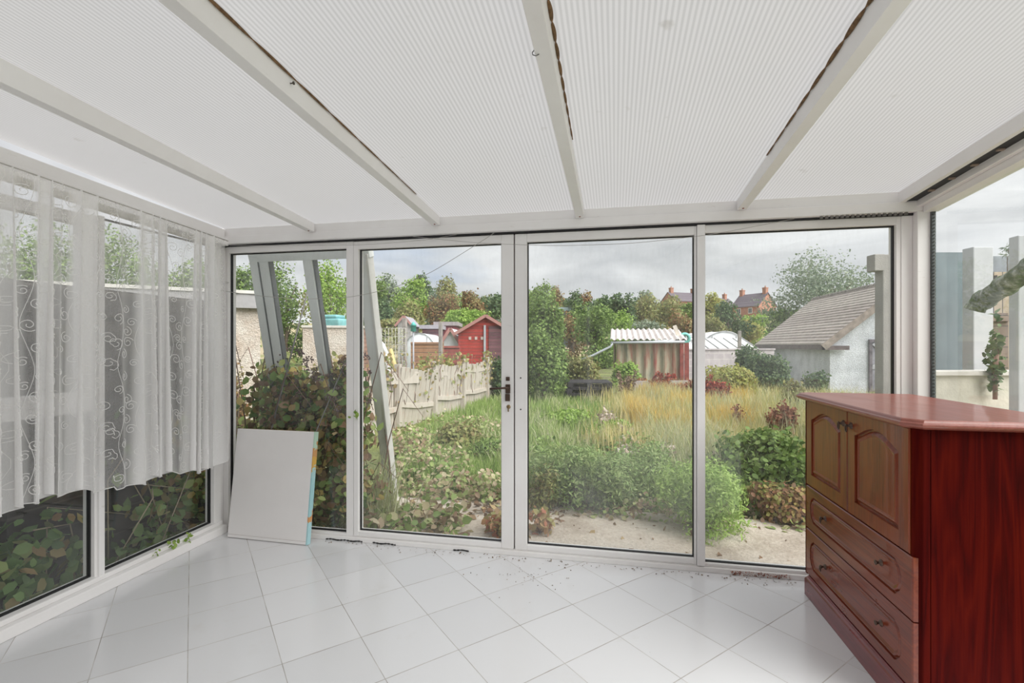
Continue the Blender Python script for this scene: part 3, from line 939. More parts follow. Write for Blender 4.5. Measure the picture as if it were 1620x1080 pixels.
ring_slab('top', MAHT, .044, 1.048, 1.083, [(.022, 0), (.012, .12), (.004, .25), (.0, .42), (.001, .62), (.006, .70), (.010, .92), (.014, 1.0)], cb)

def offset_loop(pts, d):
    n = len(pts); out = []
    for i in range(n):
        a = Vector(pts[i - 1]); b = Vector(pts[i]); c = Vector(pts[(i + 1) % n])
        e1 = (b - a).normalized(); e2 = (c - b).normalized()
        n1 = Vector((-e1.y, e1.x)); n2_ = Vector((-e2.y, e2.x))
        k = n1 + n2_
        k = k / max(.35, k.dot(n1)) if k.length > 1e-6 else n1
        # k scaled so that k.n1 == 1
        k = (n1 + n2_).normalized(); k = k / max(.4, k.dot(n1))
        out.append((b.x + k.x * d, b.y + k.y * d))
    return out
def arch_outline(y0, y1, z0, z1, rise):
    """counter-clockwise in (y, z): straight sides, arched head"""
    p = [(y0, z0), (y1, z0), (y1, z1 - rise)]
    sh = (y1 - y0) * .16
    n_ = 12
    for i in range(1, n_):
        t_ = i / n_
        yy = y1 - (y1 - y0) * t_
        s_ = math.sin(math.pi * t_)
        p.append((yy, z1 - rise + rise * s_ ** 1.25))
    p.append((y0, z1 - rise))
    return p
def octo_outline(y0, y1, z0, z1, c):
    return [(y0 + c, z0), (y1 - c, z0), (y1 - c * .3, z0 + c * .5), (y1, z0 + c * 1.2), (y1, z1 - c * 1.2), (y1 - c * .3, z1 - c * .5), (y1 - c, z1), (y0 + c, z1), (y0 + c * .3, z1 - c * .5), (y0, z1 - c * 1.2), (y0, z0 + c * 1.2), (y0 + c * .3, z0 + c * .5)]
def moulded_front(name, mat, y0, y1, z0, z1, loop, steps, xf, th, parent):
    """a door or drawer front: slab whose face carries a sunk and raised moulding along loop"""
    me = bpy.data.meshes.new(name); bm = bmesh.new()
    e_ = .004
    outer = [(y0, z0), (y1, z0), (y1, z1), (y0, z1)]
    oin = offset_loop(outer, e_)
    def ring(pts, x): return [bm.verts.new((x - O.x, p[0] - O.y, p[1] - O.z)) for p in pts]
    back = ring(outer, xf + th); fr = ring(outer, xf + e_); f2 = ring(oin, xf)
    bm.faces.new(back)
    for a, b in ((back, fr), (fr, f2)):
        for i in range(4): bm.faces.new((a[i], a[(i + 1) % 4], b[(i + 1) % 4], b[i]))
    rings = []
    for ins, dep in steps: rings.append(ring(offset_loop(loop, ins), xf + dep))
    from mathutils.geometry import tessellate_polygon
    allv = f2 + rings[0]
    for tri in tessellate_polygon([[Vector((0, v_.co.y, v_.co.z)) for v_ in f2], [Vector((0, v_.co.y, v_.co.z)) for v_ in rings[0]]]):
        bm.faces.new([allv[i] for i in tri])
    for a, b in zip(rings[:-1], rings[1:]):
        k_ = len(a)
        for i in range(k_): bm.faces.new((a[i], a[(i + 1) % k_], b[(i + 1) % k_], b[i]))
    bm.faces.new(rings[-1])
    bmesh.ops.recalc_face_normals(bm, faces=bm.faces)
    bm.to_mesh(me); bm.free(); me.materials.append(mat)
    o = bpy.data.objects.new(name, me); C.objects.link(o); o.parent = parent
    return o
ST = [(0, 0), (.002, .008), (.007, .008), (.013, .0), (.017, -.001), (.023, .002), (.028, .005)]
ST2 = [(0, 0), (.002, .011), (.009, .011), (.021, .0015), (.026, .0), (.034, .003)]
for a, b, ky in ((1.955, 2.398, 2.365), (2.402, 2.846, 2.435)):
    d = moulded_front('door', MAH, a, b, .592, 1.045, arch_outline(a + .062, b - .062, .655, 1.000, .052), ST2, FX, .02, cb)
    m = CB(); m.lathe((FX, ky, .985), (-1, 0, 0), [(.015, 0), (.014, .003), (.007, .006), (.006, .016), (0, .018)], 18); m.torus((FX - .021, ky, .975), (-1, .25, 0), .0165, .0028, 22, 8)
    m.build('ring_pull', DARKM, d, label='dark bronze ring pull')
for z0, z1 in ((.360, .587), (.112, .355)):
    zc = (z0 + z1) / 2
    d = moulded_front('drawer', MAHH, 1.935, 2.850, z0, z1, octo_outline(2.0, 2.80, z0 + .045, z1 - .045, .042), ST, FX, .02, cb)
    for ky in (2.63, 2.14):
        m = CB(); m.lathe((FX + .005, ky, zc + .005), (-1, 0, 0), [(.013, 0), (.012, .003), (.005, .006), (.005, .014), (.009, .018), (.009, .022), (0, .024)], 18)
        if ky > 2.5: m.torus((FX - .019, ky, zc - .003), (-1, .25, 0), .013, .0028, 22, 8)
        m.build('ring_pull' if ky > 2.5 else 'drawer_knob', DARKM, d, label='dark bronze fitting')
#@@OUTSIDE
# ================================================================ outside
TH = RAD(YAW)
def P(px, py, zc):
    """the point that lies zc metres in front of the eye in the direction of a frame position"""
    a = (px - 810) / FPX; b = (546.6 - py) / FPX
    return Vector((zc * (a * math.cos(TH) - math.sin(TH)), zc * (a * math.sin(TH) + math.cos(TH)), EYE + b * zc))
LEAF_GREEN = leafmat('leaf_green', [(.10, .17, .045), (.16, .25, .06), (.22, .33, .09), (.28, .38, .12)])
LEAF_BRIGHT = leafmat('leaf_bright', [(.20, .33, .06), (.30, .45, .09), (.38, .52, .14), (.26, .38, .08)])
LEAF_DARK = leafmat('leaf_dark', [(.05, .10, .045), (.09, .15, .06), (.12, .19, .08), (.17, .24, .11)])
LEAF_OLIVE = leafmat('leaf_olive', [(.20, .22, .07), (.30, .31, .11), (.26, .20, .09), (.34, .38, .15)])
LEAF_BROWN = leafmat('leaf_autumn', [(.26, .13, .06), (.34, .20, .09), (.24, .22, .08), (.18, .10, .05), (.30, .28, .11)])
LEAF_GREY = leafmat('leaf_grey_green', [(.22, .27, .20), (.30, .36, .27), (.18, .24, .15), (.36, .40, .30)])
LEAF_YEL = leafmat('leaf_yellow_green', [(.36, .38, .10), (.44, .44, .14), (.28, .33, .08), (.40, .34, .12)])
LEAF_BRAM = leafmat('leaf_bramble', [(.16, .27, .09), (.24, .38, .12), (.34, .48, .15), (.46, .56, .20), (.58, .60, .26), (.30, .18, .11), (.70, .55, .20)], .45)
LEAF_DEAD = leafmat('leaf_dead', [(.22, .13, .08), (.32, .22, .13), (.14, .09, .06), (.40, .30, .16)], .15, .9)
DOCK = leafmat('dock_seed', [(.28, .035, .025), (.38, .06, .04), (.20, .03, .03), (.42, .12, .06)], .2, .8)
DOCKB = leafmat('dock_seed_brown', [(.26, .10, .06), (.36, .16, .10), (.20, .08, .05)], .2, .8)
GRASS_G = leafmat('grass_green', [(.22, .34, .08), (.32, .44, .12), (.42, .50, .20), (.18, .28, .07)], .3)
GRASS_Y = leafmat('grass_straw', [(.58, .50, .20), (.66, .56, .30), (.50, .46, .18), (.44, .44, .16), (.72, .64, .40)], .3)
GRASS_P = leafmat('grass_pale', [(.50, .52, .28), (.60, .58, .40), (.36, .42, .18)], .3)
BARK = plain('bark', (.16, .12, .09), .95, var=.4, vs=14, bump=.01)
STEM = plain('bramble_stem', (.22, .12, .09), .7, var=.3)
GSTEM = plain('green_stem', (.22, .30, .10), .7, var=.3)

def foliage(name, blobs, n, size, mat, parent, leaf=LEAF_D, depth=.4, up=.25, zmin=None, loc=(0, 0, 0)):
    p, nn = blob_points(blobs, n, depth, up, zmin=zmin)
    o = bpy.data.objects.new(name, leaves_mesh(name, p, nn, size, mat, leaf))
    C.objects.link(o); o.parent = parent; o.location = loc
    return o
def tree(px, py, wpx, zc, mat, label, group=None, n=3500, low=.22, k=13, name='broadleaf_tree', leafpx=4.2, hf=1.0):
    t = P(px, py, zc)
    b = gz(t.x, t.y)
    h = (t.z - b) * hf; w = wpx * zc / FPX
    seed = int(px * 7 + py)
    e_ = thing(name, label, 'tree', group, (t.x, t.y, b))
    bl = crown_blobs(h / 1.04, w, k, seed, low)
    foliage('crown', bl, n, leafpx * zc / FPX, mat, e_, depth=.5)
    m = MB(); r = random.Random(seed)
    m.tube([(0, 0, -.1), (.02 * w, 0, h * .3), (0, .02 * w, h * .62)], [w * .035 + .05, w * .026 + .03, .03], 7)
    for i in range(5):
        a = r.uniform(0, 6.28)
        m.tube([(0, 0, h * (.2 + .07 * i)), (math.cos(a) * w * .14, math.sin(a) * w * .14, h * (.38 + .06 * i)), (math.cos(a) * w * .30, math.sin(a) * w * .3, h * (.5 + .06 * i))], [w * .016 + .02, w * .01 + .01, .008], 5)
    m.build('trunk', BARK, e_)
    return e_
def bush(px, py, wpx, zc, mat, label, group=None, n=2500, name='garden_bush', leafpx=4.5, base=None, k=9, leaf=LEAF_D, cat='bush', dz=1.0, stems=True, sz=None):
    """a bush whose top shows at (px, py), standing on the ground"""
    t = P(px, py, zc)
    b = gz(t.x, t.y) if base is None else base
    h = t.z - b; w = wpx * zc / FPX
    r = random.Random(int(px * 3 + py))
    e_ = thing(name, label, cat, group, (t.x, t.y, b))
    bl = [((0, 0, h * .48), (w * .36, w * .36 * dz, h * .46))]
    for i in range(k):
        a = r.uniform(0, 6.28); q_ = r.uniform(.45, .95)
        zz = r.uniform(.18, .80); s_ = r.uniform(.15, .27)
        rr = w * .36 * q_ * (1.15 - .5 * zz)
        bl.append(((math.cos(a) * rr, math.sin(a) * rr * dz, h * zz), (w * s_, w * s_ * dz, h * s_)))
    foliage('foliage', bl, n, (leafpx * zc / FPX) if sz is None else sz, mat, e_, leaf, zmin=.0)
    if stems:
        m = MB()
        for i in range(6):
            a = r.uniform(0, 6.28)
            m.tube([(0, 0, -.03), (math.cos(a) * w * .1, math.sin(a) * w * .1 * dz, h * .3), (math.cos(a) * w * .24, math.sin(a) * w * .24 * dz, h * .6)], [h * .018 + .004, h * .012 + .003, .003], 5)
        m.build('stem', STEM, e_)
    return e_

# ---- trees beyond the gardens ----
G1 = 'trees along the hillside beyond the gardens'
TR = [
 # px, top, width, zc, mat, label, n
 (382, 408, 62, 26, LEAF_GREEN, 'dark leafy tree above the cream garage roof', 4500, .15),
 (452, 402, 66, 28, LEAF_GREEN, 'leafy tree showing between the bars of the leaning white frame', 4500, .15),
 (523, 398, 70, 27, LEAF_BRIGHT, 'fresh green tree behind the leaning frame, above the turquoise cover', 5000, .12),
 (596, 436, 44, 62, LEAF_GREEN, 'green tree at the hill end beside the leaning frame edge', 2600, .15),
 (618, 428, 46, 70, LEAF_GREY, 'grey-green round tree rising behind the lime green one', 2200, .2),
 (600, 462, 56, 48, LEAF_DARK, 'dark blue-green tree mass above the brick-coloured panel', 3200, .08),
 (645, 436, 62, 52, LEAF_BRIGHT, 'lime green tree in the middle of the wooded hill', 3800, .12),
 (648, 470, 62, 44, LEAF_OLIVE, 'olive and rust tinted low tree under the lime green tree', 3200, .08),
 (667, 419, 28, 66, LEAF_DARK, 'tall narrow dark tree topping the wooded hill', 2200, .2),
 (708, 427, 52, 60, LEAF_OLIVE, 'tall loose olive tree beside the narrow dark one', 3200, .15),
 (705, 462, 62, 52, LEAF_BROWN, 'russet tree at the foot of the tall olive tree', 3200, .06),
 (690, 452, 40, 60, LEAF_GREY, 'pale grey-green tree between the dark and olive trees', 2000, .15),
 (748, 450, 42, 54, LEAF_BROWN, 'russet and green round tree above the bright hedge', 2600, .08),
 (782, 457, 60, 60, LEAF_DARK, 'dark green tree behind the red shed', 2800, .08),
 (852, 443, 56, 34, LEAF_GREEN, 'leafy tree rising above the tall overgrown hedge', 3600, .12),
 (881, 446, 28, 50, LEAF_BROWN, 'small thin pinkish-brown tree beside the far blue roof', 1300, .25),
 (912, 455, 40, 44, LEAF_DARK, 'dark conifer at the near end of the evergreen row', 2600, .05),
 (925, 454, 26, 60, LEAF_BROWN, 'thin brownish treetop poking over the evergreen row', 900, .3),
 (948, 463, 52, 46, LEAF_DARK, 'dense dark evergreen second along the row', 3000, .05),
 (985, 461, 50, 46, LEAF_DARK, 'dense dark evergreen third along the row', 3000, .05),
 (938, 474, 84, 25, LEAF_GREEN, 'large bright garden tree beside the corrugated shed', 6500, .06),
 (982, 488, 50, 27, LEAF_BRIGHT, 'light green small tree over the corrugated roof end', 3000, .06),
 (906, 486, 50, 29, LEAF_BROWN, 'bronze leaved tree left of the large bright garden tree', 2400, .06),
 (1022, 456, 34, 85, LEAF_GREY, 'bare grey dome-shaped tree on the skyline', 1400, .2),
 (1018, 466, 50, 50, LEAF_OLIVE, 'olive tree under the bare dome-shaped skyline tree', 2600, .06),
 (1058, 467, 58, 44, LEAF_OLIVE, 'broad olive tree over the corrugated shed roof', 3400, .06),
 (1018, 496, 56, 30, LEAF_GREY, 'silvery shrubby tree right behind the corrugated roof', 2600, .04),
 (1080, 488, 50, 33, LEAF_BROWN, 'rusty leaved tree behind the leaning plank', 2600, .04),
 (1122, 459, 46, 62, LEAF_YEL, 'golden tree in front of the far chimney', 2200, .1),
 (1152, 474, 62, 38, LEAF_DARK, 'dark spreading tree before the brick house', 4200, .06),
 (1124, 496, 56, 34, LEAF_OLIVE, 'olive hedge tree above the white tunnel', 2800, .03),
 (1196, 494, 48, 44, LEAF_BRIGHT, 'light green tree under the brick house gable', 2400, .05),
 (1236, 480, 66, 34, LEAF_GREEN, 'green tree at the far end of the tiled garage roof', 3800, .08),
]
for a in TR:
    tree(a[0], a[1], a[2], a[3], a[4], a[5], G1 if False else None, n=a[6], low=a[7])
tree(1300, 399, 158, 33, LEAF_GREY, 'big airy pale tree towering over the tiled garage', n=9000, low=.25, k=26, leafpx=4.0)
# more of the wood, filling behind
FG = 'filler trees of the wooded skyline'
for i, (px, py, w, zc) in enumerate([(575, 448, 60, 75), (560, 425, 60, 60), (630, 455, 60, 80), (680, 450, 60, 80), (725, 458, 60, 80), (765, 468, 60, 80), (800, 462, 60, 80), (828, 455, 60, 70), (868, 462, 60, 70), (900, 468, 60, 80), (962, 470, 60, 80), (1000, 472, 60, 80), (1045, 474, 60, 80), (1085, 478, 60, 80), (1105, 480, 60, 85), (1230, 492, 60, 80), (1260, 490, 60, 75), (500, 425, 70, 60), (430, 425, 70, 60), (350, 425, 70, 60), (290, 420, 80, 60), (230, 420, 80, 55)]):
    tree(px, py, w, zc, (LEAF_DARK, LEAF_GREEN, LEAF_OLIVE)[i % 3], 'tree in the back row of the wooded hill, mostly hidden by nearer trees', FG, n=1500, low=.05)
SG = 'trees seen through the lace curtain'
for i, (px, py, w, zc) in enumerate([(205, 345, 150, 17), (110, 340, 170, 16), (290, 392, 90, 22), (20, 330, 170, 15)]):
    tree(px, py, w, zc, LEAF_GREEN, ['green tree behind the lace curtain, over the cream garage', 'green tree behind the curtained opening sash', 'green treetop behind the curtain end nearest the corner', 'green tree behind the first folds of the lace curtain'][i], n=5000, low=.1, leafpx=5)
bush(734, 487, 84, 36, LEAF_BRIGHT, 'rounded bright green hedge above the maroon shed roof', n=3600, name='garden_hedge', cat='hedge', base=P(734, 520, 36).z - 1)
bush(628, 505, 70, 40, LEAF_OLIVE, 'tangled olive hedge behind the arch-roofed shed', n=2200, name='garden_hedge', cat='hedge', base=P(628, 530, 40).z)
bush(1185, 507, 50, 40, LEAF_YEL, 'yellowish hedge beside the small dark red outbuilding', n=1800, name='garden_hedge', cat='hedge', base=P(1185, 540, 40).z)

# ---- brick houses on the skyline ----
BRICK = m_brick('red_brick', (.42, .17, .11), (.50, .24, .16), (.45, .38, .33), 3)
SLATE = m_boards('slate_roof', [(.17, .14, .17), (.22, .19, .23)], 2, .3, .8)
WPAINT = plain('white_paint', (.75, .74, .72), .6)
PANED = plain('dark_window_glass', (.05, .055, .06), .1)
def brick_house(px, py_ridge, zc, rz, w, ln, eave, ridge, label, chim=((.0, .5), (.0, -.5))):
    t = P(px, py_ridge, zc)
    b = t.z - ridge
    e_ = thing('brick_house', label, 'house', loc=(t.x, t.y, b), rz=rz)
    m = MB(); m.box((-w / 2, -ln / 2, -3), (w / 2, ln / 2, eave))
    m.add([(-w / 2, -ln / 2, eave), (w / 2, -ln / 2, eave), (0, -ln / 2, ridge), (-w / 2, ln / 2, eave), (w / 2, ln / 2, eave), (0, ln / 2, ridge)], [(0, 1, 2), (3, 5, 4)])
    m.build('wall', BRICK, e_)
    m = MB()
    for s_ in (-1, 1):
        a_ = (s_ * (w / 2 + .3), eave - .25); c_ = (0, ridge + .08)
        m.add([(a_[0], -ln / 2 - .2, a_[1]), (a_[0], ln / 2 + .2, a_[1]), (0, ln / 2 + .2, c_[1]), (0, -ln / 2 - .2, c_[1]),
               (a_[0], -ln / 2 - .2, a_[1] - .15), (a_[0], ln / 2 + .2, a_[1] - .15), (0, ln / 2 + .2, c_[1] - .15), (0, -ln / 2 - .2, c_[1] - .15)],
              [(0, 1, 2, 3), (4, 7, 6, 5), (0, 4, 5, 1), (1, 5, 6, 2), (0, 3, 7, 4)])
    m.build('roof', SLATE, e_)
    for cx, cy in chim:
        m = MB(); m.box((cx - .45, cy * ln - .6 * (1 if cy > 0 else -1) - .45, ridge - 1.2), (cx + .45, cy * ln - .6 * (1 if cy > 0 else -1) + .45, ridge + 1.3))
        cyy = cy * ln - .6 * (1 if cy > 0 else -1)
        m.box((cx - .53, cyy - .53, ridge + 1.05), (cx + .53, cyy + .53, ridge + 1.2))
        ch_ = m.build('chimney', BRICK, e_)
        m = MB(); m.lathe((cx, cyy, ridge + 1.3), (0, 0, 1), [(.14, 0), (.12, .35), (.15, .4)], 8); m.build('chimney_pot', plain('terracotta', (.45, .25, .16), .8), ch_)
    for yy in (-ln * .2, ln * .22):
        m = MB(); m.box((-w / 2 - .06, yy - .55, eave - 2.0), (-w / 2, yy + .55, eave - .6)); wdw = m.build('window', WPAINT, e_)
        m = MB(); m.box((-w / 2 - .09, yy - .42, eave - 1.85), (-w / 2 - .05, yy - .05, eave - .75)); m.box((-w / 2 - .09, yy + .05, eave - 1.85), (-w / 2 - .05, yy + .42, eave - .75)); m.build('pane', PANED, wdw)
    return e_
brick_house(1192, 465, 118, RAD(38), 6.4, 7.5, 5.0, 8.0, 'red brick house with slate roof and two chimneys on the skyline')
brick_house(1078, 463, 135, RAD(-60), 6.4, 9, 5.0, 7.4, 'far brick house whose roof and chimneys peep over the olive trees', chim=((0, .5), (0, -.45)))
brick_house(1143, 472, 140, RAD(-50), 6.0, 5, 4.6, 7.0, 'far house showing only a brick chimney above the golden tree', chim=((0, .3),))

# ---- garage with tiled roof, at the side of the garden ----
PEB = m_render('white_roughcast', (.78, .80, .86), (.58, .60, .65))
TILE = m_boards('concrete_roof_tiles', [(.50, .44, .40), (.60, .54, .49), (.46, .40, .37), (.55, .48, .44)], 2, .155, .85, (.16, .12, .11), .0)
gr = thing('tiled_garage', 'whitewashed roughcast garage with brown tiled roof behind the tall grass', 'garage', loc=(7.4, 17.8, -.45))
gw, gl_, ge, grd = 4.6, 7.0, 1.95, 4.0
m = MB(); m.box((0, 0, -.4), (gw, gl_, ge)); m.add([(0, 0, ge), (gw, 0, ge), (gw / 2, 0, grd - .1), (0, gl_, ge), (gw, gl_, ge), (gw / 2, gl_, grd - .1)], [(0, 1, 2), (3, 5, 4)])
m.build('wall', PEB, gr)
# tiles: courses stepping up both slopes
m = MB(); nc = 19
for s_ in (-1, 1):
    for i in range(nc):
        f0 = i / nc; f1 = (i + 1) / nc + .01
        hw = gw / 2 + .28
        xa = gw / 2 + s_ * hw * (1 - f0); xb = gw / 2 + s_ * hw * (1 - f1)
        za = ge - .12 + (grd - ge + .12) * f0; zb_ = ge - .12 + (grd - ge + .12) * min(1, f1)
        m.add([(xa, -.22, za + .055), (xa, gl_ + .2, za + .055), (xb, gl_ + .2, zb_ + .005), (xb, -.22, zb_ + .005), (xa, -.22, za - .0), (xa, gl_ + .2, za - .0)], [(0, 1, 2, 3), (0, 4, 5, 1)])
m.build('tiled_roof', TILE, gr)
m = MB()
k = 0; y = -.22
while y < gl_ + .2:
    m.lathe((gw / 2, y, grd - .03), (0, 1, 0), [(.11, 0), (.12, .05), (.10, .30)], 8); y += .30
m.build('ridge_tile', plain('mossy_ridge', (.30, .27, .24), .9, var=.4), gr)
m = MB()
for s_ in (-1, 1):
    m.beam((gw / 2 + s_ * (gw / 2 + .28), -.2, ge - .22), (gw / 2, -.2, grd - .09), .05, .22)
m.build('bargeboard', plain('weathered_board', (.30, .25, .22), .9, var=.4, vs=5), gr)
m = MB(); m.box((-.30, -.2, ge - .30), (-.20, gl_ + .2, ge - .12)); m.box((-.30, -.2, ge - .3), (0.5, -.12, ge - .16)); m.build('gutter', plain('dark_gutter', (.14, .11, .11), .8, var=.3), gr)
m = MB(); frame_rect(m, 'x', 1.15, 2.2, .25, 2.0, .09, -.06, .0); dr = m.build('door', plain('peeling_dark_timber', (.16, .14, .16), .85, var=.5, vs=9), gr)
m = MB(); m.box((1.24, -.02, .34), (2.11, -.005, 1.92)); m.build('door_panel', plain('grey_door_panel', (.28, .27, .31), .8, var=.4, vs=4), dr)
m = MB(); m.beam((1.26, -.04, 1.1), (2.10, -.04, 1.85), .03, .07); m.beam((1.26, -.04, 1.85), (2.10, -.04, 1.1), .03, .07); m.box((1.24, -.05, 1.02), (2.11, -.02, 1.1)); m.build('door_brace', plain('pale_brace', (.42, .42, .46), .8), dr)

# ---- corrugated shed ----
def corrugated(mb, o, u, v, w, l, pitch, amp, nrm, th=.006, seg=6):
    """wavy sheet: corrugations side by side along u (length w), running along v (length l)"""
    o = Vector(o); u = Vector(u).normalized(); v = Vector(v).normalized(); nrm = Vector(nrm).normalized()
    n = max(2, int(w / pitch * seg)); vs = []
    for j in (0, 1):
        for i in range(n + 1):
            s_ = w * i / n
            vs.append(o + u * s_ + v * (l * j) + nrm * (amp * math.sin(2 * math.pi * s_ / pitch)))
    vs2 = [p - nrm * th for p in vs]
    k = len(vs)
    fs = [(i, i + 1, n + 2 + i, n + 1 + i) for i in range(n)] + [(k + i, k + n + 1 + i, k + n + 2 + i, k + i + 1) for i in range(n)]
    fs += [(i, k + i, k + i + 1, i + 1) for i in range(n)]
    mb.add(vs + vs2, fs, False)
sA = P(972, 535, 14.0); sB = P(1078, 535, 13.6)
b0 = gz(sA.x, sA.y)
cs = thing('corrugated_shed', 'low shed of upright rusty corrugated sheets under a pale corrugated roof', 'shed', loc=(sA.x, sA.y, b0))
u = (Vector((sB.x, sB.y, 0)) - Vector((sA.x, sA.y, 0))); wS = u.length; u.normalize(); back = Vector((-u.y, u.x, 0))
hF = 1.52 - b0; hB = 1.86 - b0; dS = 1.5
RUSTY = None
t = NT('rusty_corrugated_iron')
v = t.coord(); f = t.noise(t.coord(scale=(6, 6, 1)), 1.2, 5, .6)
cc = t.ramp(f, [(.3, (.20, .22, .18)), (.45, (.42, .38, .28)), (.58, (.38, .24, .18)), (.7, (.34, .10, .08))])
RUSTY = t.done(t.pbsdf(cc, .8, .3))
m = MB(); corrugated(m, u * .05, u, (0, 0, 1), wS - .1, hF - .05, .26, .035, -back); corrugated(m, back * .1, back, (0, 0, 1), dS - .1, hF, .26, .03, -u)
corrugated(m, u * wS + back * .1, back, (0, 0, 1), dS - .1, hF, .26, .03, u)
m.build('iron_wall', RUSTY, cs)
m = MB(); up_ = Vector((0, 0, hB - hF)) + back * (dS + .3)
corrugated(m, -u * .12 - back * .22 + Vector((0, 0, hF - .0)), u, up_, wS + .25, up_.length + .1, .165, .028, up_.cross(-u) if up_.cross(-u).z > 0 else up_.cross(u))
m.build('corrugated_roof', plain('fibre_cement', (.66, .60, .58), .9, var=.2, vs=4), cs)
m = MB(); p0 = -back * .28 + Vector((0, 0, hF - .10)) - u * .1; p1 = p0 + u * (wS + .15) + Vector((0, 0, .03)); m.tube([p0, p1], .035, 8)
m.tube([p0 + u * .05, p0 + Vector((0, 0, -.1)), p0 - u * .5 + Vector((0, 0, -.36)), p0 - u * .85 + Vector((0, 0, -.50))], .033, 8)
m.build('gutter', plain('pale_grey_plastic', (.52, .55, .60), .5), cs)
m = MB(); q_ = u * wS - back * .05; m.box((q_.x - .05, q_.y - .05, 0), (q_.x + .05, q_.y + .05, hF)); m.box((q_.x + .08, q_.y, 0), (q_.x + .2, q_.y + .06, hF - .1)); m.build('corner_post', plain('red_oxide_timber', (.30, .07, .06), .8, var=.4), cs)

# walls of blocks
BLOCK = m_brick('grey_block', (.40, .36, .38), (.46, .42, .44), (.52, .48, .48), 1.3)
def wall_piece(name, pa, pb, ztop, th, mat, label, cat, cap=None, base=None, capmat=None):
    """straight wall between two ground points"""
    a = Vector((pa[0], pa[1], 0)); b = Vector((pb[0], pb[1], 0)); ln = (b - a).length
    b0 = (gz(a.x, a.y) if base is None else base) - .1
    e_ = thing(name, label, cat, loc=(a.x, a.y, b0), rz=math.atan2(b.y - a.y, b.x - a.x))
    m = MB(); m.box((0, 0, 0), (ln, th, ztop - b0)); m.build('wall', mat, e_)
    if cap:
        m = MB(); m.box((-.02, -.03, ztop - b0), (ln + .02, th + .03, ztop - b0 + cap)); m.build('coping', capmat or mat, e_, .005)
    return e_
a = P(1082, 553, 14.2); b = P(1225, 553, 15.5)
wall_piece('block_wall', a, b, 1.20, .12, BLOCK, 'grey block wall running from the corrugated shed to the dark ivy', 'wall', .05)
a = P(1004, 603, 12.0); b = P(1112, 606, 12.2)
wall_piece('garden_wall', a, b, a.z, .15, BLOCK, 'knee-high grey block wall among red seed heads before the corrugated shed', 'wall')
# leaning plank and turquoise hose reel by the shed end
m = MB(); a = P(1067, 515, 14.2); b = P(1086, 562, 13.7); m.beam(a, b, .11, .04, up=(0, 1, 0)); tag(m.build('leaning_plank', plain('pale_plank', (.62, .55, .48), .8, var=.3), bevel=.003), 'pale plank propped at the end of the corrugated shed', 'plank')
a = P(1083, 535, 14.3)
m = MB(); m.torus(a, (0, 1, .1), .13, .05, 18, 8); tag(m.build('garden_hose_coil', plain('turquoise_hose', (.20, .55, .50), .6)), 'turquoise hose coil on the post behind the leaning plank', 'hose')
m = MB(); g_ = gz(a.x, a.y); m.box((a.x - .04, a.y + .06, g_ - .1), (a.x + .04, a.y + .14, a.z + .12)); tag(m.build('hose_post', plain('grey_timber', (.32, .29, .27), .9, var=.3)), 'grey wooden post carrying the turquoise hose coil', 'post')
# pale stone in the grass
a = P(1018, 617, 11.2); m = MB()
m.lathe((0, 0, -.1), (0, 0, 1), [(.30, 0), (.34, .08), (.26, .17), (.1, .22), (0, .23)], 12); o = m.build('pale_stone', plain('limestone', (.60, .56, .52), .9)); o.location = (a.x, a.y, gz(a.x, a.y)); o.scale = (1, .6, 1)
tag(o, 'pale flat stone lying in the straw-coloured grass by the low wall', 'stone')

# polytunnels and greenhouse
POLY = plain('milky_polythene', (.74, .76, .78), .5, var=.12, vs=3)
def tunnel(pa, zc, wpx, hpx, ln, label, rib=5, base_py=560):
    c = P(pa[0], pa[1], zc); w = wpx * zc / FPX; b0 = gz(c.x, c.y) - .05; h = c.z - b0
    e_ = thing('polytunnel', label, 'polytunnel', loc=(c.x, c.y, b0), rz=TH)
    m = MB(); n = 18; vs = []
    for j in range(5):
        yy = ln * j / 4
        for i in range(n + 1):
            an = math.pi * i / n
            vs.append((-math.cos(an) * w / 2, yy, h * math.sin(an) ** .8))
    fs = [(j * (n + 1) + i, j * (n + 1) + i + 1, (j + 1) * (n + 1) + i + 1, (j + 1) * (n + 1) + i) for j in range(4) for i in range(n)]
    fs.append(tuple(range(n + 1))); fs.append(tuple(4 * (n + 1) + i for i in range(n, -1, -1)))
    m.add(vs, fs, True); m.build('cover', POLY, e_)
    m = MB()
    for j in range(5):
        m.tube([(-math.cos(math.pi * i / 12) * (w / 2 + .01), ln * j / 4 - (.03 if j == 0 else 0), (h + .01) * math.sin(math.pi * i / 12) ** .8) for i in range(13)], .022, 5)
    for xx in (-w * .2, w * .2): m.tube([(xx, -.03, 0), (xx, -.03, h * .9)], .02, 5)
    m.build('hoop', plain('galvanised_hoop', (.45, .46, .48), .4, metal=.6), e_)
    return e_
tunnel((1146, 524), 24, 96, 0, 6, 'white domed polytunnel behind the grey block wall')
tunnel((1088, 536), 20, 44, 0, 4, 'small pale polytunnel peeking out beyond the leaning plank')
tunnel((664, 527), 24, 60, 0, 5, 'long white polytunnel above the orange-brown boards')
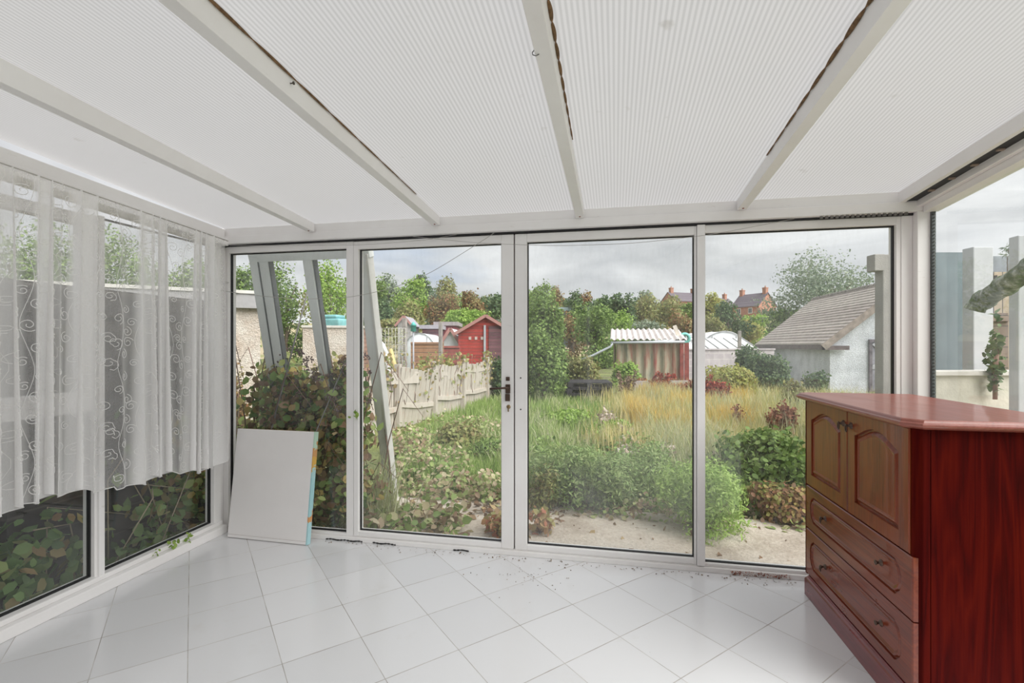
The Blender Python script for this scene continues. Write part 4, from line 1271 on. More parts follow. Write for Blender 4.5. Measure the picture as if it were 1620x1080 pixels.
# cold frame: sloping white lights
a = P(1090, 553, 19.5); b = P(1200, 553, 20.5); b0 = gz(a.x, a.y)
cf = thing('cold_frame', 'long white sloping-glazed frame in front of the domed polytunnel', 'greenhouse', loc=(a.x, a.y, b0), rz=math.atan2(b.y - a.y, b.x - a.x)); ln = (Vector((b.x, b.y)) - Vector((a.x, a.y))).length
m = MB(); m.box((0, 0, 0), (ln, .06, a.z - b0)); m.box((0, .9, 0), (ln, .96, 1.62 - b0 + .0)); m.build('frame_wall', WPAINT, cf)
m = MB(); m.add([(0, 0, a.z - b0), (ln, 0, a.z - b0), (ln, .96, 1.66 - b0), (0, .96, 1.66 - b0)], [(0, 1, 2, 3)]); m.build('sloping_light', plain('whitewashed_glass', (.74, .75, .72), .4), cf)
m = MB()
for i in range(8): m.beam((ln * i / 7, -.01, a.z - b0 + .02), (ln * i / 7, .96, 1.68 - b0), .04, .04)
m.build('glazing_bar', plain('grey_bar', (.38, .38, .40), .6), cf)
# grey post by the tunnel
a = P(1170, 523, 17.5); g_ = gz(a.x, a.y)
m = MB(); m.box((a.x - .055, a.y - .05, g_ - .1), (a.x + .055, a.y + .05, a.z)); tag(m.build('fence_post', plain('grey_timber', (.32, .29, .27), .9, var=.3), bevel=.01), 'grey post standing in front of the domed polytunnel', 'post')

# small outbuildings: gabled sheds
def shed(px0, px1, py_eave, py_ridge, zc, depth, wallmat, roofmat, label, rz=0, name='garden_shed', door=True, flat=False):
    a = P(px0, py_eave, zc); b = P(px1, py_eave, zc); r = P((px0 + px1) / 2, py_ridge, zc)
    w = (b - a).length; b0 = gz(a.x, a.y) - .1; he = a.z - b0; hr = r.z - b0
    e_ = thing(name, label, 'shed', loc=(a.x, a.y, b0), rz=TH + rz)
    m = MB(); m.box((0, 0, 0), (w, depth, he))
    if not flat: m.add([(0, 0, he), (w, 0, he), (w / 2, 0, hr), (0, depth, he), (w, depth, he), (w / 2, depth, hr)], [(0, 1, 2), (3, 5, 4)])
    m.build('wall', wallmat, e_)
    m = MB()
    if flat: m.box((-.15, -.15, he), (w + .15, depth + .15, hr))
    else:
        for s_ in (-1, 1):
            m.beam((w / 2 + s_ * (w / 2 + .12), depth / 2, he - .10), (w / 2, depth / 2, hr + .03), depth + .3, .06, up=(-s_ * (hr - he) / w * 2, 0, 1))
    m.build('roof', roofmat, e_)
    if door and not flat:
        m = MB()
        for s_ in (-1, 1): m.beam((w / 2 + s_ * (w / 2 + .12), -.16, he - .10), (w / 2, -.16, hr + .04), .03, .12)
        m.build('bargeboard', plain('reddish_bargeboard', (.40, .20, .18), .8), e_)
    return e_
REDB = m_boards('red_weatherboard', [(.42, .055, .050), (.50, .07, .06), (.36, .05, .045)], 2, .13)
DARKB = m_boards('dark_weatherboard', [(.16, .07, .09), (.22, .10, .12), (.12, .06, .08)], 2, .13)
FELT = plain('grey_felt', (.34, .30, .31), .9, var=.25)
rs = shed(725, 812, 524, 501, 19, 3.0, REDB, FELT, 'bright red gabled shed rising behind the broken white fence')
m = MB(); m.box((1.22, -.05, .1), (2.15, -.005, P(770, 512, 19).z - gz(rs.location.x, rs.location.y))); m.build('unlit_side_wall', DARKB, rs, label='dark slatted half standing for the unlit side wall')  # dark boards stand for the side wall away from the light
m = MB(); m.box((1.02, -.07, .1), (1.10, -.02, 2.1)); m.build('corner_trim', plain('blue_grey_trim', (.40, .42, .46), .8), rs)
for xx in (.42, .66, .9):
    m = MB(); m.box((xx, -.03, 1.52), (xx + .1, -.01, 1.64)); m.build('vent_plate', plain('pale_bargeboard', (.50, .42, .38), .8), rs)
shed(690, 721, 515, 509, 30, 2.5, m_boards('maroon_boards', [(.26, .05, .07), (.32, .07, .09)], 2, .15), FELT, 'low maroon flat-roofed shed under the bright hedge', flat=True)
shed(668, 694, 520, 514, 28, 2.0, DARKB, plain('lilac_felt', (.36, .34, .38), .9), 'low dark shed with a sagging pale roof beside the maroon shed', flat=True)
shed(629, 650, 513, 501, 27, 2.2, plain('grey_boards', (.40, .38, .37), .9, var=.3, vs=5), plain('lilac_felt', (.36, .34, .38), .9), 'small grey shed with a pointed roof in front of the olive hedge')
shed(699, 727, 545, 521, 19.5, 2.2, plain('greenhouse_white', (.62, .64, .67), .5, var=.2, vs=3), POLY, 'pale little greenhouse tucked against the red shed', flat=False, name='greenhouse')
shed(886, 909, 492, 486, 45, 3, plain('grey_blue_boards', (.20, .26, .30), .9), plain('pale_blue_roof', (.45, .56, .62), .7), 'far shed with a pale blue roof among the trees', flat=True)  # walls a plain grey-blue, darker than the roof
shed(1186, 1206, 513, 506, 48, 3, m_boards('maroon_boards', [(.26, .05, .07)], 2, .15), plain('lilac_felt', (.36, .34, .38), .9), 'small dark red outbuilding below the brick house', flat=True)
# boards, posts and clutter in the neighbouring garden
def panel(px0, px1, py0, py1, zc, mat, label, cat='fence', name='panel_fence', th=.04, posts=True, zc1=None, ground=True, rails=True):
    a = P(px0, py0, zc); b = P(px1, py0, zc1 or zc)
    g_ = gz(a.x, a.y) - .05 if ground else P(px0, py1, zc).z
    e_ = thing(name, label, cat, loc=(a.x, a.y, g_), rz=math.atan2(b.y - a.y, b.x - a.x)); w = (Vector((b.x, b.y)) - Vector((a.x, a.y))).length
    h = a.z - g_; dh = b.z - a.z
    m = MB(); m.add([(0, 0, 0), (w, 0, 0), (w, 0, h + dh), (0, 0, h), (0, th, 0), (w, th, 0), (w, th, h + dh), (0, th, h)], [(0, 1, 2, 3), (4, 7, 6, 5), (0, 4, 5, 1), (1, 5, 6, 2), (2, 6, 7, 3), (3, 7, 4, 0)])
    m.build('boarding', mat, e_)
    if rails:
        for f in (.15, .55, .97):
            m = MB(); m.beam((0, -.02, h * f), (w, -.02, h * f + dh), .035, .06); m.build('rail', mat, e_)
    if posts:
        for xx in (0, w):
            m = MB(); m.box((xx - .05, -.03, 0), (xx + .05, .07, h + dh + .08)); m.build('post', plain('grey_timber', (.32, .29, .27), .9, var=.3), e_, .005)
    return e_
ORB = m_boards('orange_brown_boards', [(.42, .22, .12), (.48, .27, .16), (.38, .20, .12)], 2, .14)
PINKB = m_boards('pinkish_larch_lap', [(.46, .26, .20), (.52, .32, .25), (.42, .24, .19)], 2, .12)
panel(650, 702, 541, 575, 15.5, ORB, 'orange-brown boarding in front of the long white polytunnel', posts=False)
panel(509, 552, 518, 556, 14, PINKB, 'reddish lap fence panel beyond the cream wall, between frame bars')
panel(570, 600, 521, 560, 14, PINKB, 'reddish lap fence panel just beside the leaning frame edge')
panel(701, 727, 547, 575, 16.5, m_boards('red_low_boards', [(.36, .09, .08), (.42, .13, .11)], 2, .12), 'low red boarding between the grey post and the red shed', posts=False)
for (px, py, w_, lb) in ((697, 509, .10, 'tall grey post at the end of the orange-brown boards'), (640, 503, .12, 'thick weathered post beside the wire trellis')):
    a = P(px, py, 14); g_ = gz(a.x, a.y); m = MB(); m.box((a.x - w_ / 2, a.y - w_ / 2, g_ - .1), (a.x + w_ / 2, a.y + w_ / 2, a.z)); tag(m.build('fence_post', plain('grey_timber', (.32, .29, .27), .9, var=.3), bevel=.008), lb, 'post')
# bird feeder pole
a = P(654, 512, 12); g_ = gz(a.x, a.y)
bf = thing('bird_feeder', 'turquoise capped bird feeder on a thin grey pole', 'bird feeder', loc=(a.x, a.y, g_))
m = MB(); m.tube([(0, 0, -.05), (0, 0, a.z - g_)], .022, 8); m.build('pole', plain('grey_pole', (.40, .40, .44), .6), bf)
m = MB(); hh = a.z - g_; m.lathe((0, 0, hh - .20), (0, 0, 1), [(.0, 0), (.07, .01), (.07, .15), (.09, .15), (.02, .24), (0, .25)], 12); m.build('feeder_body', plain('turquoise_plastic', (.12, .50, .46), .5), bf)
# wire trellis
a = P(604, 519, 13); b = P(642, 519, 13); g_ = gz(a.x, a.y)
m = MB(); w_ = (b - a).length
tl_ = thing('wire_trellis', 'pale wire trellis hung with dry stems beside the feeder', 'trellis', loc=(a.x, a.y, g_), rz=TH)
for i in range(8): m.tube([(w_ * i / 7, 0, 0), (w_ * i / 7, 0, a.z - g_)], .008, 4)
for i in range(9): m.tube([(0, 0, (a.z - g_) * i / 8), (w_, 0, (a.z - g_) * i / 8)], .008, 4)
m.build('mesh_wire', plain('pale_wire', (.55, .53, .50), .6), tl_)
pts = np.column_stack([rng.uniform(0, w_, 700), rng.normal(0, .03, 700), rng.uniform(.1, a.z - g_, 700)])
o = bpy.data.objects.new('foliage', leaves_mesh('foliage', pts, rng.normal(size=(700, 3)), .07, GRASS_P, LEAF_N)); C.objects.link(o); o.parent = tl_
# wood pile : individual logs
a = P(645, 566, 12.6); g_ = gz(a.x, a.y)
lr = random.Random(3); lm = MB(); lm.tube([(0, -.25, 0), (0, .25, 0)], .05, 9)
log0 = None
lg = plain('cut_log', (.30, .19, .17), .9, var=.5, vs=20)
for j in range(4):
    for i in range(8 - j):
        if log0 is None: log0 = lm.build('log', lg); o = log0
        else: o = log0.copy(); C.objects.link(o)
        o.location = (a.x - .42 + .11 * i + .055 * j, a.y, g_ + .33 + .095 * j); o.rotation_euler = (0, 0, TH + lr.uniform(-.2, .2)); s_ = lr.uniform(.8, 1.05); o.scale = (s_, 1, s_)
        tag(o, 'short cut log in the heap behind the white fence', 'log', 'logs heaped behind the white fence')
m = MB(); m.box((-.5, -.2, 0), (-.42, .2, .28)); m.box((.42, -.2, 0), (.5, .2, .28)); m.box((-.52, -.26, .24), (.52, .26, .28)); o = m.build('log_rack', lg); o.location = (a.x, a.y, g_); o.rotation_euler = (0, 0, TH)
tag(o, 'low rack carrying the heap of logs', 'rack')
# pipe ends poking over the fence
for (p0, p1, p2, col, lb) in (((612, 560), (606, 546), (600, 540), (.68, .68, .66), 'bent white pipe poking over the white fence'), ((628, 590), (621, 566), (618, 553), (.58, .46, .20), 'yellowish stake leaning over the white fence')):
    m = MB(); m.tube([P(*p0, 9.6), P(*p1, 9.7), P(*p2, 9.8)], .045, 8); m.tube([P(p0[0] + 8, 640, 9.5), P(*p0, 9.6)], .045, 8)
    tag(m.build('garden_pipe' if col[2] > .5 else 'garden_stake', plain('pipe_%d' % int(col[0] * 100), col, .6)), lb, 'pipe' if col[2] > .5 else 'stake')
# turquoise cover far behind the frame
a = P(530, 508, 20); m = MB(); m.box((-.55, -.4, -2.1), (.45, .4, .1)); m.box((-.35, -.35, .1), (.3, .35, .26)); o = m.build('turquoise_cover', plain('turquoise_sheet', (.20, .46, .48), .6, var=.3, vs=3), bevel=.08, seg=3); o.location = a; tag(o, 'turquoise sheeted load behind the reddish fence panel', 'cover')

# ---- neighbour's cream garage and wall ----
CREAM = m_render('cream_roughcast', (.66, .60, .54), (.50, .40, .33))
ng = thing('flat_roofed_garage', 'cream roughcast garage with a grey fascia beyond the corner', 'garage', loc=(-12.73, 3.1, -.3), rz=RAD(39))
m = MB(); m.box((0, 0, 0), (7.95, 3.2, 2.35)); m.build('wall', CREAM, ng)
m = MB(); m.box((-.1, -.15, 2.35), (8.08, 3.4, 2.62)); m.build('fascia', plain('grey_fascia', (.33, .32, .33), .8, var=.15), ng)
m = MB(); m.box((-.12, -.18, 2.62), (8.1, 3.42, 2.68)); m.build('roof_edge', plain('pale_roof_edge', (.62, .60, .57), .8), ng)
wall_piece('rendered_wall', (-6.3, 9.05), (-5.15, 9.5), 1.72, .15, CREAM, 'stained cream wall beyond the leaning white frame', 'wall', .05, capmat=plain('pale_coping', (.60, .57, .53), .9))

# ---- dark lap fence right outside the curtained glazing ----
DARKF = m_boards('dark_creosoted_boards', [(.050, .045, .042), (.075, .065, .058), (.06, .055, .055)], 2, .17, .85)
df = thing('dark_lap_fence', 'dark horizontal lap fence standing close outside the curtained glazing', 'fence', loc=(-3.42, -.8, -.16))
m = MB(); z = 0
while z < 1.72:
    m.add([(0, 0, z), (0, 4.35, z), (.03, 0, z), (.03, 4.35, z), (0, 0, z + .19), (0, 4.35, z + .19), (.012, 0, z + .19), (.012, 4.35, z + .19)], [(0, 1, 3, 2), (4, 6, 7, 5), (0, 4, 5, 1), (2, 3, 7, 6), (0, 2, 6, 4), (1, 5, 7, 3)]); z += .17
m.build('boarding', DARKF, df)
for yy in (0, 1.45, 2.9, 4.3):
    m = MB(); m.box((.012, yy, 0), (.09, yy + .08, 1.85)); m.build('post', DARKF, df, .004)

# ---- broken white fence ----
WF = NT('flaking_cream_boards')
v = WF.coord(); f = WF.noise(WF.coord(scale=(5, 5, 1.2)), 2.2, 6, .7)
c_ = WF.ramp(f, [(.28, (.46, .33, .27)), (.40, (.44, .395, .345)), (.66, (.50, .46, .41)), (.78, (.56, .38, .30))])
g2_ = WF.ramp(WF.noise(v, 3.0, 4), [(.60, (0, 0, 0)), (.72, (.6, .6, .6))])
c_ = WF.mix(g2_, c_, (.36, .38, .22))
WFM = WF.done(WF.pbsdf(c_, .9, .2))
fp = [(-3.98, 5.9), (-3.80, 6.8), (-3.57, 7.7), (-3.30, 8.75), (-3.05, 9.8), (-2.80, 10.9), (-2.58, 11.9)]
wfence = thing('white_board_fence', 'sagging flaking cream board fence along the side of the garden', 'fence', loc=(-3.3, 8.7, 0))
fo = Vector((-3.3, 8.7, 0)); fr_ = random.Random(12)
for i in range(len(fp) - 1):
    a = Vector((*fp[i], 0)) - fo; b = Vector((*fp[i + 1], 0)) - fo; d = b - a; ln = d.length; d.normalize(); nn = Vector((d.y, -d.x, 0))
    za = gz(*fp[i]) ; top = 1.12 - .02 * i; tilt = fr_.uniform(-.06, .04); lean = fr_.uniform(-.02, .10)
    if i == 2: lean = .16
    m = MB(); nb = int(ln / .105)
    for k in range(nb):
        s_ = (k + .5) / nb * ln; jt = fr_.uniform(-.025, .02); jb = fr_.uniform(-.03, .03)
        q0 = a + d * s_; zt = za + top + tilt * (s_ / ln - .5) * 2 + jt - .05 * math.sin(math.pi * s_ / ln); zb_ = za + .03 + jb
        M = Matrix.Translation(q0) @ Matrix.Rotation(math.atan2(d.y, d.x), 4, 'Z') @ Matrix.Rotation(lean + fr_.uniform(-.015, .015), 4, 'X') @ Matrix.Rotation(fr_.uniform(-.02, .02), 4, 'Y')
        m.box((-.0525, -.009, zb_), (.0525, .009, zt), M)
    m.build('boards', WFM, wfence, .002)
    for zf in (.36, .82):
        m = MB()
        p0 = a + Vector((0, 0, za + top * zf - tilt)) + nn * .05; p1 = b + Vector((0, 0, za + top * zf + tilt)) + nn * .05
        p0 += nn * math.sin(-lean) * 0; m.beam(p0, (p0 + p1) / 2 + Vector((0, 0, -.03)), .05, .085); m.beam((p0 + p1) / 2 + Vector((0, 0, -.03)), p1, .05, .085)
        m.build('rail', WFM, wfence, .003)
    m = MB(); m.box((-.05, -.05, za - .2), (.05, .05, za + top + .06), Matrix.Translation(a + nn * .06)); m.build('post', WFM, wfence, .006)
m = MB(); a = Vector(P(615, 599, 8.0)) - fo; b = Vector(P(662, 597, 8.6)) - fo; m.beam(a, b, .03, .20); m.build('loose_board', WFM, wfence, .003)
m = MB()
for k in range(26):
    i = fr_.randrange(len(fp) - 1); t_ = fr_.random(); a = Vector((*fp[i], 0)).lerp(Vector((*fp[i + 1], 0)), t_) - fo; nn = Vector((.96, -.2, 0))
    z = 1.15; pts = []
    for s_ in range(7): pts.append(a + nn * (.08 + .02 * math.sin(s_)) + Vector((fr_.uniform(-.03, .03), fr_.uniform(-.06, .06), z - s_ * .14)))
    m.tube(pts, .006, 4)
m.build('creeper_stem', STEM, wfence)
pp = []
for k in range(2600):
    i = fr_.randrange(len(fp) - 1); t_ = fr_.random(); cl = math.sin((i + t_) * 5.3) > .35
    if not cl and fr_.random() > .10 or fr_.random() > .6: continue
    a = Vector((*fp[i], 0)).lerp(Vector((*fp[i + 1], 0)), t_) - fo
    pp.append((a.x + .09 + fr_.gauss(0, .04), a.y + fr_.gauss(0, .05), 1.2 - abs(fr_.gauss(0, .38))))
pp = np.array(pp); pp = pp[pp[:, 2] > -.1]
o = bpy.data.objects.new('creeper_leaves', leaves_mesh('creeper_leaves', pp, rng.normal(size=(len(pp), 3)) + np.array([1.2, -.6, .3]), .075, leafmat('leaf_creeper', [(.25, .28, .10), (.40, .36, .16), (.46, .30, .16), (.20, .25, .08)]), LEAF_O)); C.objects.link(o); o.parent = wfence

# ---- old white window frame leaning on the eaves outside ----
UP = plain('weathered_white_upvc', (.86, .88, .88), .45, var=.04)
UPG = plain('frame_grey_seal', (.16, .17, .18), .6)
lf = thing('leaning_window_frame', 'old white window frame with mullions leaning against the eaves outside', 'frame', loc=(-2.3, 4.0, -.15))
lo = Vector((-2.3, 4.0, -.15))
TA = Vector((-2.56, 3.16, 2.01)); TC = Vector((-1.70, 3.16, 2.01)); BA = Vector((-2.76, 3.90, -.15)); BC = Vector((-1.98, 4.22, -.15))
fn = (TC - TA).cross(BA - TA).normalized()
if fn.y > 0: fn = -fn
def lbar(f, off, w, th, mat, nm, z0=0.0, z1=1.0, push=0.0):
    a = TA.lerp(TC, f) ; b = BA.lerp(BC, f)
    ux = (TC - TA).normalized() * off
    p0 = a.lerp(b, z0) + ux + fn * push; p1 = a.lerp(b, z1) + ux + fn * push
    m = MB(); m.beam(p0 - lo, p1 - lo, w, th, up=fn); return m.build(nm, mat, lf, .004)
lbar(0, -.035, .070, .07, UP, 'stile'); lbar(0, .045, .075, .06, UP, 'sash_stile'); lbar(0, .002, .006, .074, UPG, 'seal'); lbar(0, .088, .010, .05, UPG, 'seal')
lbar(.48, 0, .075, .07, UP, 'mullion'); lbar(.48, .044, .010, .05, UPG, 'seal')
lbar(1, -.01, .085, .08, UP, 'stile'); lbar(1, .036, .02, .09, WPAINT, 'edge_bead', push=.01)
m = MB(); m.beam(TA - lo - Vector((.07, 0, .0)), TC - lo + Vector((.05, 0, 0)), .07, .075, up=fn); m.build('top_rail', UP, lf, .004)
m = MB(); m.beam(BA - lo + Vector((0, 0, .05)), BC - lo + Vector((0, 0, .05)), .07, .085, up=fn); m.build('bottom_rail', UP, lf, .004)
for (p0, p1, r_0, lb) in (((489, 452), (447, 612), .006, 'dark metal rod slanting between the bars of the leaning frame'), ((560, 540), (533, 604), .005, 'short dark rod slanting beside the edge of the corner pane')):
    a = P(*p0, 3.9); b = P(*p1, 3.75); b2 = b + (b - a).normalized() * 1.05
    m = MB(); m.tube([a, b2], r_0, 7); tag(m.build('metal_rod', plain('dark_rod', (.16, .15, .15), .6)), lb, 'rod')

# ---- tall concrete post, reflection stand-ins, panels and pipe outside the side window ----
CONC = plain('weathered_concrete', (.34, .325, .30), .95, var=.25, vs=3, bump=.004, bs=90)
def cpost(px0, px1, py_top, zc, label, extra=None, mat=None):
    a = P(px0, py_top, zc); b = P(px1, py_top, zc); w = (b - a).length; g_ = gz(a.x, a.y) - .2
    e_ = thing('concrete_post', label, 'post', loc=(a.x, a.y, g_), rz=TH)
    m = MB(); m.box((0, 0, 0), (w, .10, a.z - g_)); m.build('shaft', mat or CONC, e_, .008)
    if extra:
        c = P(extra[0], extra[1], zc); d_ = P(extra[2], extra[3], zc)
        m = MB(); wx = (c - a).length; m.box((-(a - c).length if extra[0] < px0 else 0, .0, d_.z - g_), (0.02, .10, a.z - g_ + .002)); m.build('arm', mat or CONC, e_, .006)
    return e_
cpost(1397, 1415, 402, 4.2, 'tall grey concrete post with a short cranked arm at the garden corner', (1384, 402, 1396, 428))
GREYP = plain('grey_panel', (.24, .30, .33), .8, var=.22, vs=2.5)
panel(1420, 1525, 399, 640, 4.6, GREYP, 'tall blue-grey boarded panel outside the side window', name='tall_panel', posts=False, zc1=4.4, rails=False)
cpost(1540, 1572, 390, 3.9, 'pale broad upright standing in for a band reflected in the side window', mat=plain('pale_reflection', (.52, .53, .55), .9, var=.15, vs=3))  # upright stands in for a pale band reflected in the glass
BRF = m_boards('brown_lap_panel', [(.27, .20, .16), (.32, .24, .20), (.24, .18, .15)], 2, .11)
TANF = m_boards('tan_upright_boards', [(.46, .37, .27), (.52, .43, .33), (.42, .32, .23)], 0, .10)
panel(1540, 1640, 405, 640, 5.6, m_boards('grey_upper_boards', [(.33, .36, .40), (.37, .40, .43)], 0, .2), 'high grey boarding behind the broad pale upright', name='tall_panel', posts=False, rails=False)
panel(1520, 1595, 495, 640, 5.0, BRF, 'brown lap fence panel below the mossy pipe', posts=False)
panel(1572, 1860, 430, 640, 5.35, TANF, 'tan upright boarding below the high grey boards', posts=False)
wall_piece('low_cream_wall', P(1470, 590, 3.55), P(1760, 590, 3.6), P(1470, 594, 3.55).z, .12, plain('cream_masonry', (.58, .55, .47), .9, var=.15, bump=.004), 'low cream wall with a pale coping outside the side window', 'wall', .035, capmat=plain('pale_coping', (.60, .57, .53), .9))
for (px, py, zc, lb) in ((1617, 372, 3.2, 'pale upright standing in for a reflected streak beyond the mossy pipe'),):
    a = P(px - 6, py, zc); g_ = gz(a.x, a.y) - .1; m = MB(); m.box((0, 0, 0), (.10, .08, a.z - g_)); o = m.build('reflected_streak', plain('pale_reflection', (.52, .53, .55), .9, var=.15, vs=3), bevel=.006); o.location = (a.x, a.y, g_); tag(o, lb, 'post')  # thin upright in place of a reflected pale streak
# mossy pipe
MOSSP = NT('mossy_pipe')
f = MOSSP.noise(MOSSP.coord(), 16, 5, .65)
MOSSM = MOSSP.done(MOSSP.pbsdf(MOSSP.ramp(f, [(.40, (.07, .10, .05)), (.52, (.20, .22, .17)), (.62, (.44, .46, .43))]), .8, .3, bump=f, bd=.01))
a = P(1551, 478, 3.05); b = P(1700, 378, 2.35)
mp_ = thing('mossy_downpipe', 'thick moss-stained pipe sloping down outside the side window', 'pipe', loc=a)
m = MB(); dv = b - a; m.tube([(0, 0, 0), dv * .5, dv], .055, 16); m.build('pipe', MOSSM, mp_)
m = MB()
for f in (.04, .30, .62): m.tube([dv * f, dv * (f + .035)], .064, 16)
m.build('collar', MOSSM, mp_)
m = MB(); m.tube([Vector((.01, 0, 0)), Vector((-.012, .01, -.02)), Vector((-.02, .02, -.05))], .054, 12); m.build('elbow', MOSSM, mp_)
bush(1574, 500, 26, 3.5, LEAF_DARK, 'dark ivy climbing under the elbow of the mossy pipe', n=190, name='climbing_ivy', cat='ivy', leaf=LEAF_O, sz=.05, dz=.4, base=P(1556, 625, 3.5).z, k=7)
bush(1606, 385, 40, 5.4, LEAF_GREY, 'thin pale weeds growing over the high grey boards', n=120, name='wall_weed', cat='weed', leaf=LEAF_N, sz=.06, base=P(1606, 410, 5.4).z, k=4)

# ---- plants of the garden ----
bush(868, 462, 66, 13.5, LEAF_GREEN, 'tall overgrown hedge at the fence end, taller than the shed', n=9000, name='overgrown_hedge', cat='hedge', leafpx=5, k=18)
bush(860, 520, 70, 11.5, LEAF_GREEN, 'overgrown shrub leaning out before the tall hedge', n=5000, name='overgrown_shrub', leafpx=5.5, k=14)
bush(800, 565, 60, 11.6, LEAF_DARK, 'dark creeper swallowing the end of the white fence', n=2600, name='creeper_mound', leafpx=5.5)
bush(925, 560, 62, 13.2, LEAF_OLIVE, 'yellowish bush behind the black pallets', n=3200, leafpx=5)
bush(992, 568, 56, 13.0, LEAF_BRIGHT, 'lime green bush before the corrugated shed end', n=3200, leafpx=5)
bush(1152, 574, 92, 11.0, LEAF_YEL, 'spreading yellow-green bush against the block wall', n=6500, leafpx=4.6, k=15)
bush(1215, 556, 84, 11.8, LEAF_DARK, 'dark ivy-covered bush hugging the garage corner', n=6500, leafpx=5, k=15)
bush(1188, 545, 60, 12.8, LEAF_DARK, 'dark climber spilling over the block wall end', n=2600, leafpx=4.6)
bush(1290, 584, 46, 14, LEAF_DARK, 'dark ivy patch growing up the garage wall', n=1800, name='ivy_patch', cat='ivy', leafpx=4.5)
bush(1255, 600, 40, 9.5, LEAF_OLIVE, 'olive weeds at the foot of the garage wall', n=1300, leafpx=5)
bush(370, 555, 46, 6.8, LEAF_BROWN, 'reddish leaved shrub against the cream garage', n=1200, leafpx=7)
bush(700, 548, 40, 10.6, LEAF_YEL, 'yellow-green shoots above the white fence before the red shed', n=700, leafpx=6, name='climbing_shoots')
bush(664, 563, 26, 10, LEAF_YEL, 'small yellowish sprays behind the white fence by the feeder', n=300, leafpx=6, name='climbing_shoots')

# pallets
pal = plain('black_plastic', (.030, .026, .032), .6, var=.3)
palt = plain('lilac_weathered_edge', (.36, .32, .38), .8)
a = P(896, 622, 11.2); g_ = gz(a.x, a.y) + .05
pt0 = None
for j in range(3):
    e_ = thing('black_pallet', ['black pallet at the bottom of the small stack in the grass', 'black pallet in the middle of the small stack in the grass', 'black pallet on top of the small stack, its deck greyed'][j], 'pallet', 'black pallets stacked in the grass', (a.x + .02 * j, a.y, g_ + .145 * j), TH - .08)
    if pt0 is None:
        m = MB()
        for k in range(7): m.box((0, k * .15, .11), (1.02, k * .15 + .10, .135))
        dk = m.build('deck', palt if j == 2 else pal, e_)
        m = MB()
        for xx in (0, .45, .90): m.box((xx, 0, 0), (xx + .12, 1.0, .11))
        m.box((0, 0, 0), (1.02, .08, .022)); m.box((0, .9, 0), (1.02, 1.0, .022))
        ft = m.build('bearer', pal, e_); pt0 = (dk, ft)
    else:
        for s_ in pt0:
            c_ = s_.copy(); C.objects.link(c_); c_.parent = e_
# dock and seed-head plants
def dock(px, py_top, zc, mat, label, n=420, spread=.16, name='dock_plant', group=None):
    t = P(px, py_top, zc); b = gz(t.x, t.y); h = t.z - b
    e_ = thing(name, label, 'plant', group, (t.x, t.y, b))
    r = random.Random(int(px * 5 + py_top)); m = MB(); pts = []; 
    for s_ in range(7):
        a_ = r.uniform(0, 6.28); q_ = r.uniform(.2, 1) * spread; hh = h * r.uniform(.7, 1)
        p1 = Vector((math.cos(a_) * q_, math.sin(a_) * q_, hh)); p0 = Vector((p1.x * .3, p1.y * .3, -.02))
        m.tube([p0, p0.lerp(p1, .5), p1], [.010, .007, .003], 5)
        for k in range(n // 7):
            f = r.uniform(.45, 1.0); c_ = p0.lerp(p1, f); pts.append((c_.x + r.gauss(0, .022), c_.y + r.gauss(0, .022), c_.z))
    m.build('stem', STEM if mat is DOCK else plain('brown_stem', (.26, .17, .10), .8), e_)
    pts = np.array(pts)
    o = bpy.data.objects.new('seed_head', leaves_mesh('seed_head', pts, rng.normal(size=(len(pts), 3)), .045 + zc * .0015, mat)); C.objects.link(o); o.parent = e_
    return e_
DL = 'dark red seed heads standing before the low block wall'
for i, (px, py, zc, lb) in enumerate([(1032, 590, 11.7, None), (1050, 586, 11.6, None), (1040, 600, 11.3, None), (1062, 592, 12.8, None), (1075, 604, 11.2, None), (1090, 600, 11.4, None), (1103, 600, 11.3, None), (1020, 598, 12.6, None)]):
    dock(px, py, zc, DOCK, 'dark red dock seed heads among those before the low block wall', spread=.2, group=DL)
dock(1120, 592, 9.8, DOCK, 'deep red dock plant beside the yellow-green bush', spread=.24, n=700)
dock(1148, 600, 9.8, DOCK, 'purplish red dock plant tucked into the yellow-green bush', spread=.22, n=600)
dock(1169, 640, 7.2, DOCKB, 'single brown dock stalk standing in the straw grass', spread=.07, n=300)
dock(1233, 632, 6.6, DOCKB, 'tall brown dock plant by the cabinet edge in the grass', spread=.2, n=700)
dock(1248, 640, 6.8, DOCKB, 'second brown dock plant close by the cabinet edge', spread=.16, n=500)
dock(990, 585, 10.8, leafmat('umbel_brown', [(.16, .10, .07), (.26, .18, .12)], .1), 'dark stalky plant beside the pallet stack', spread=.3, n=420)

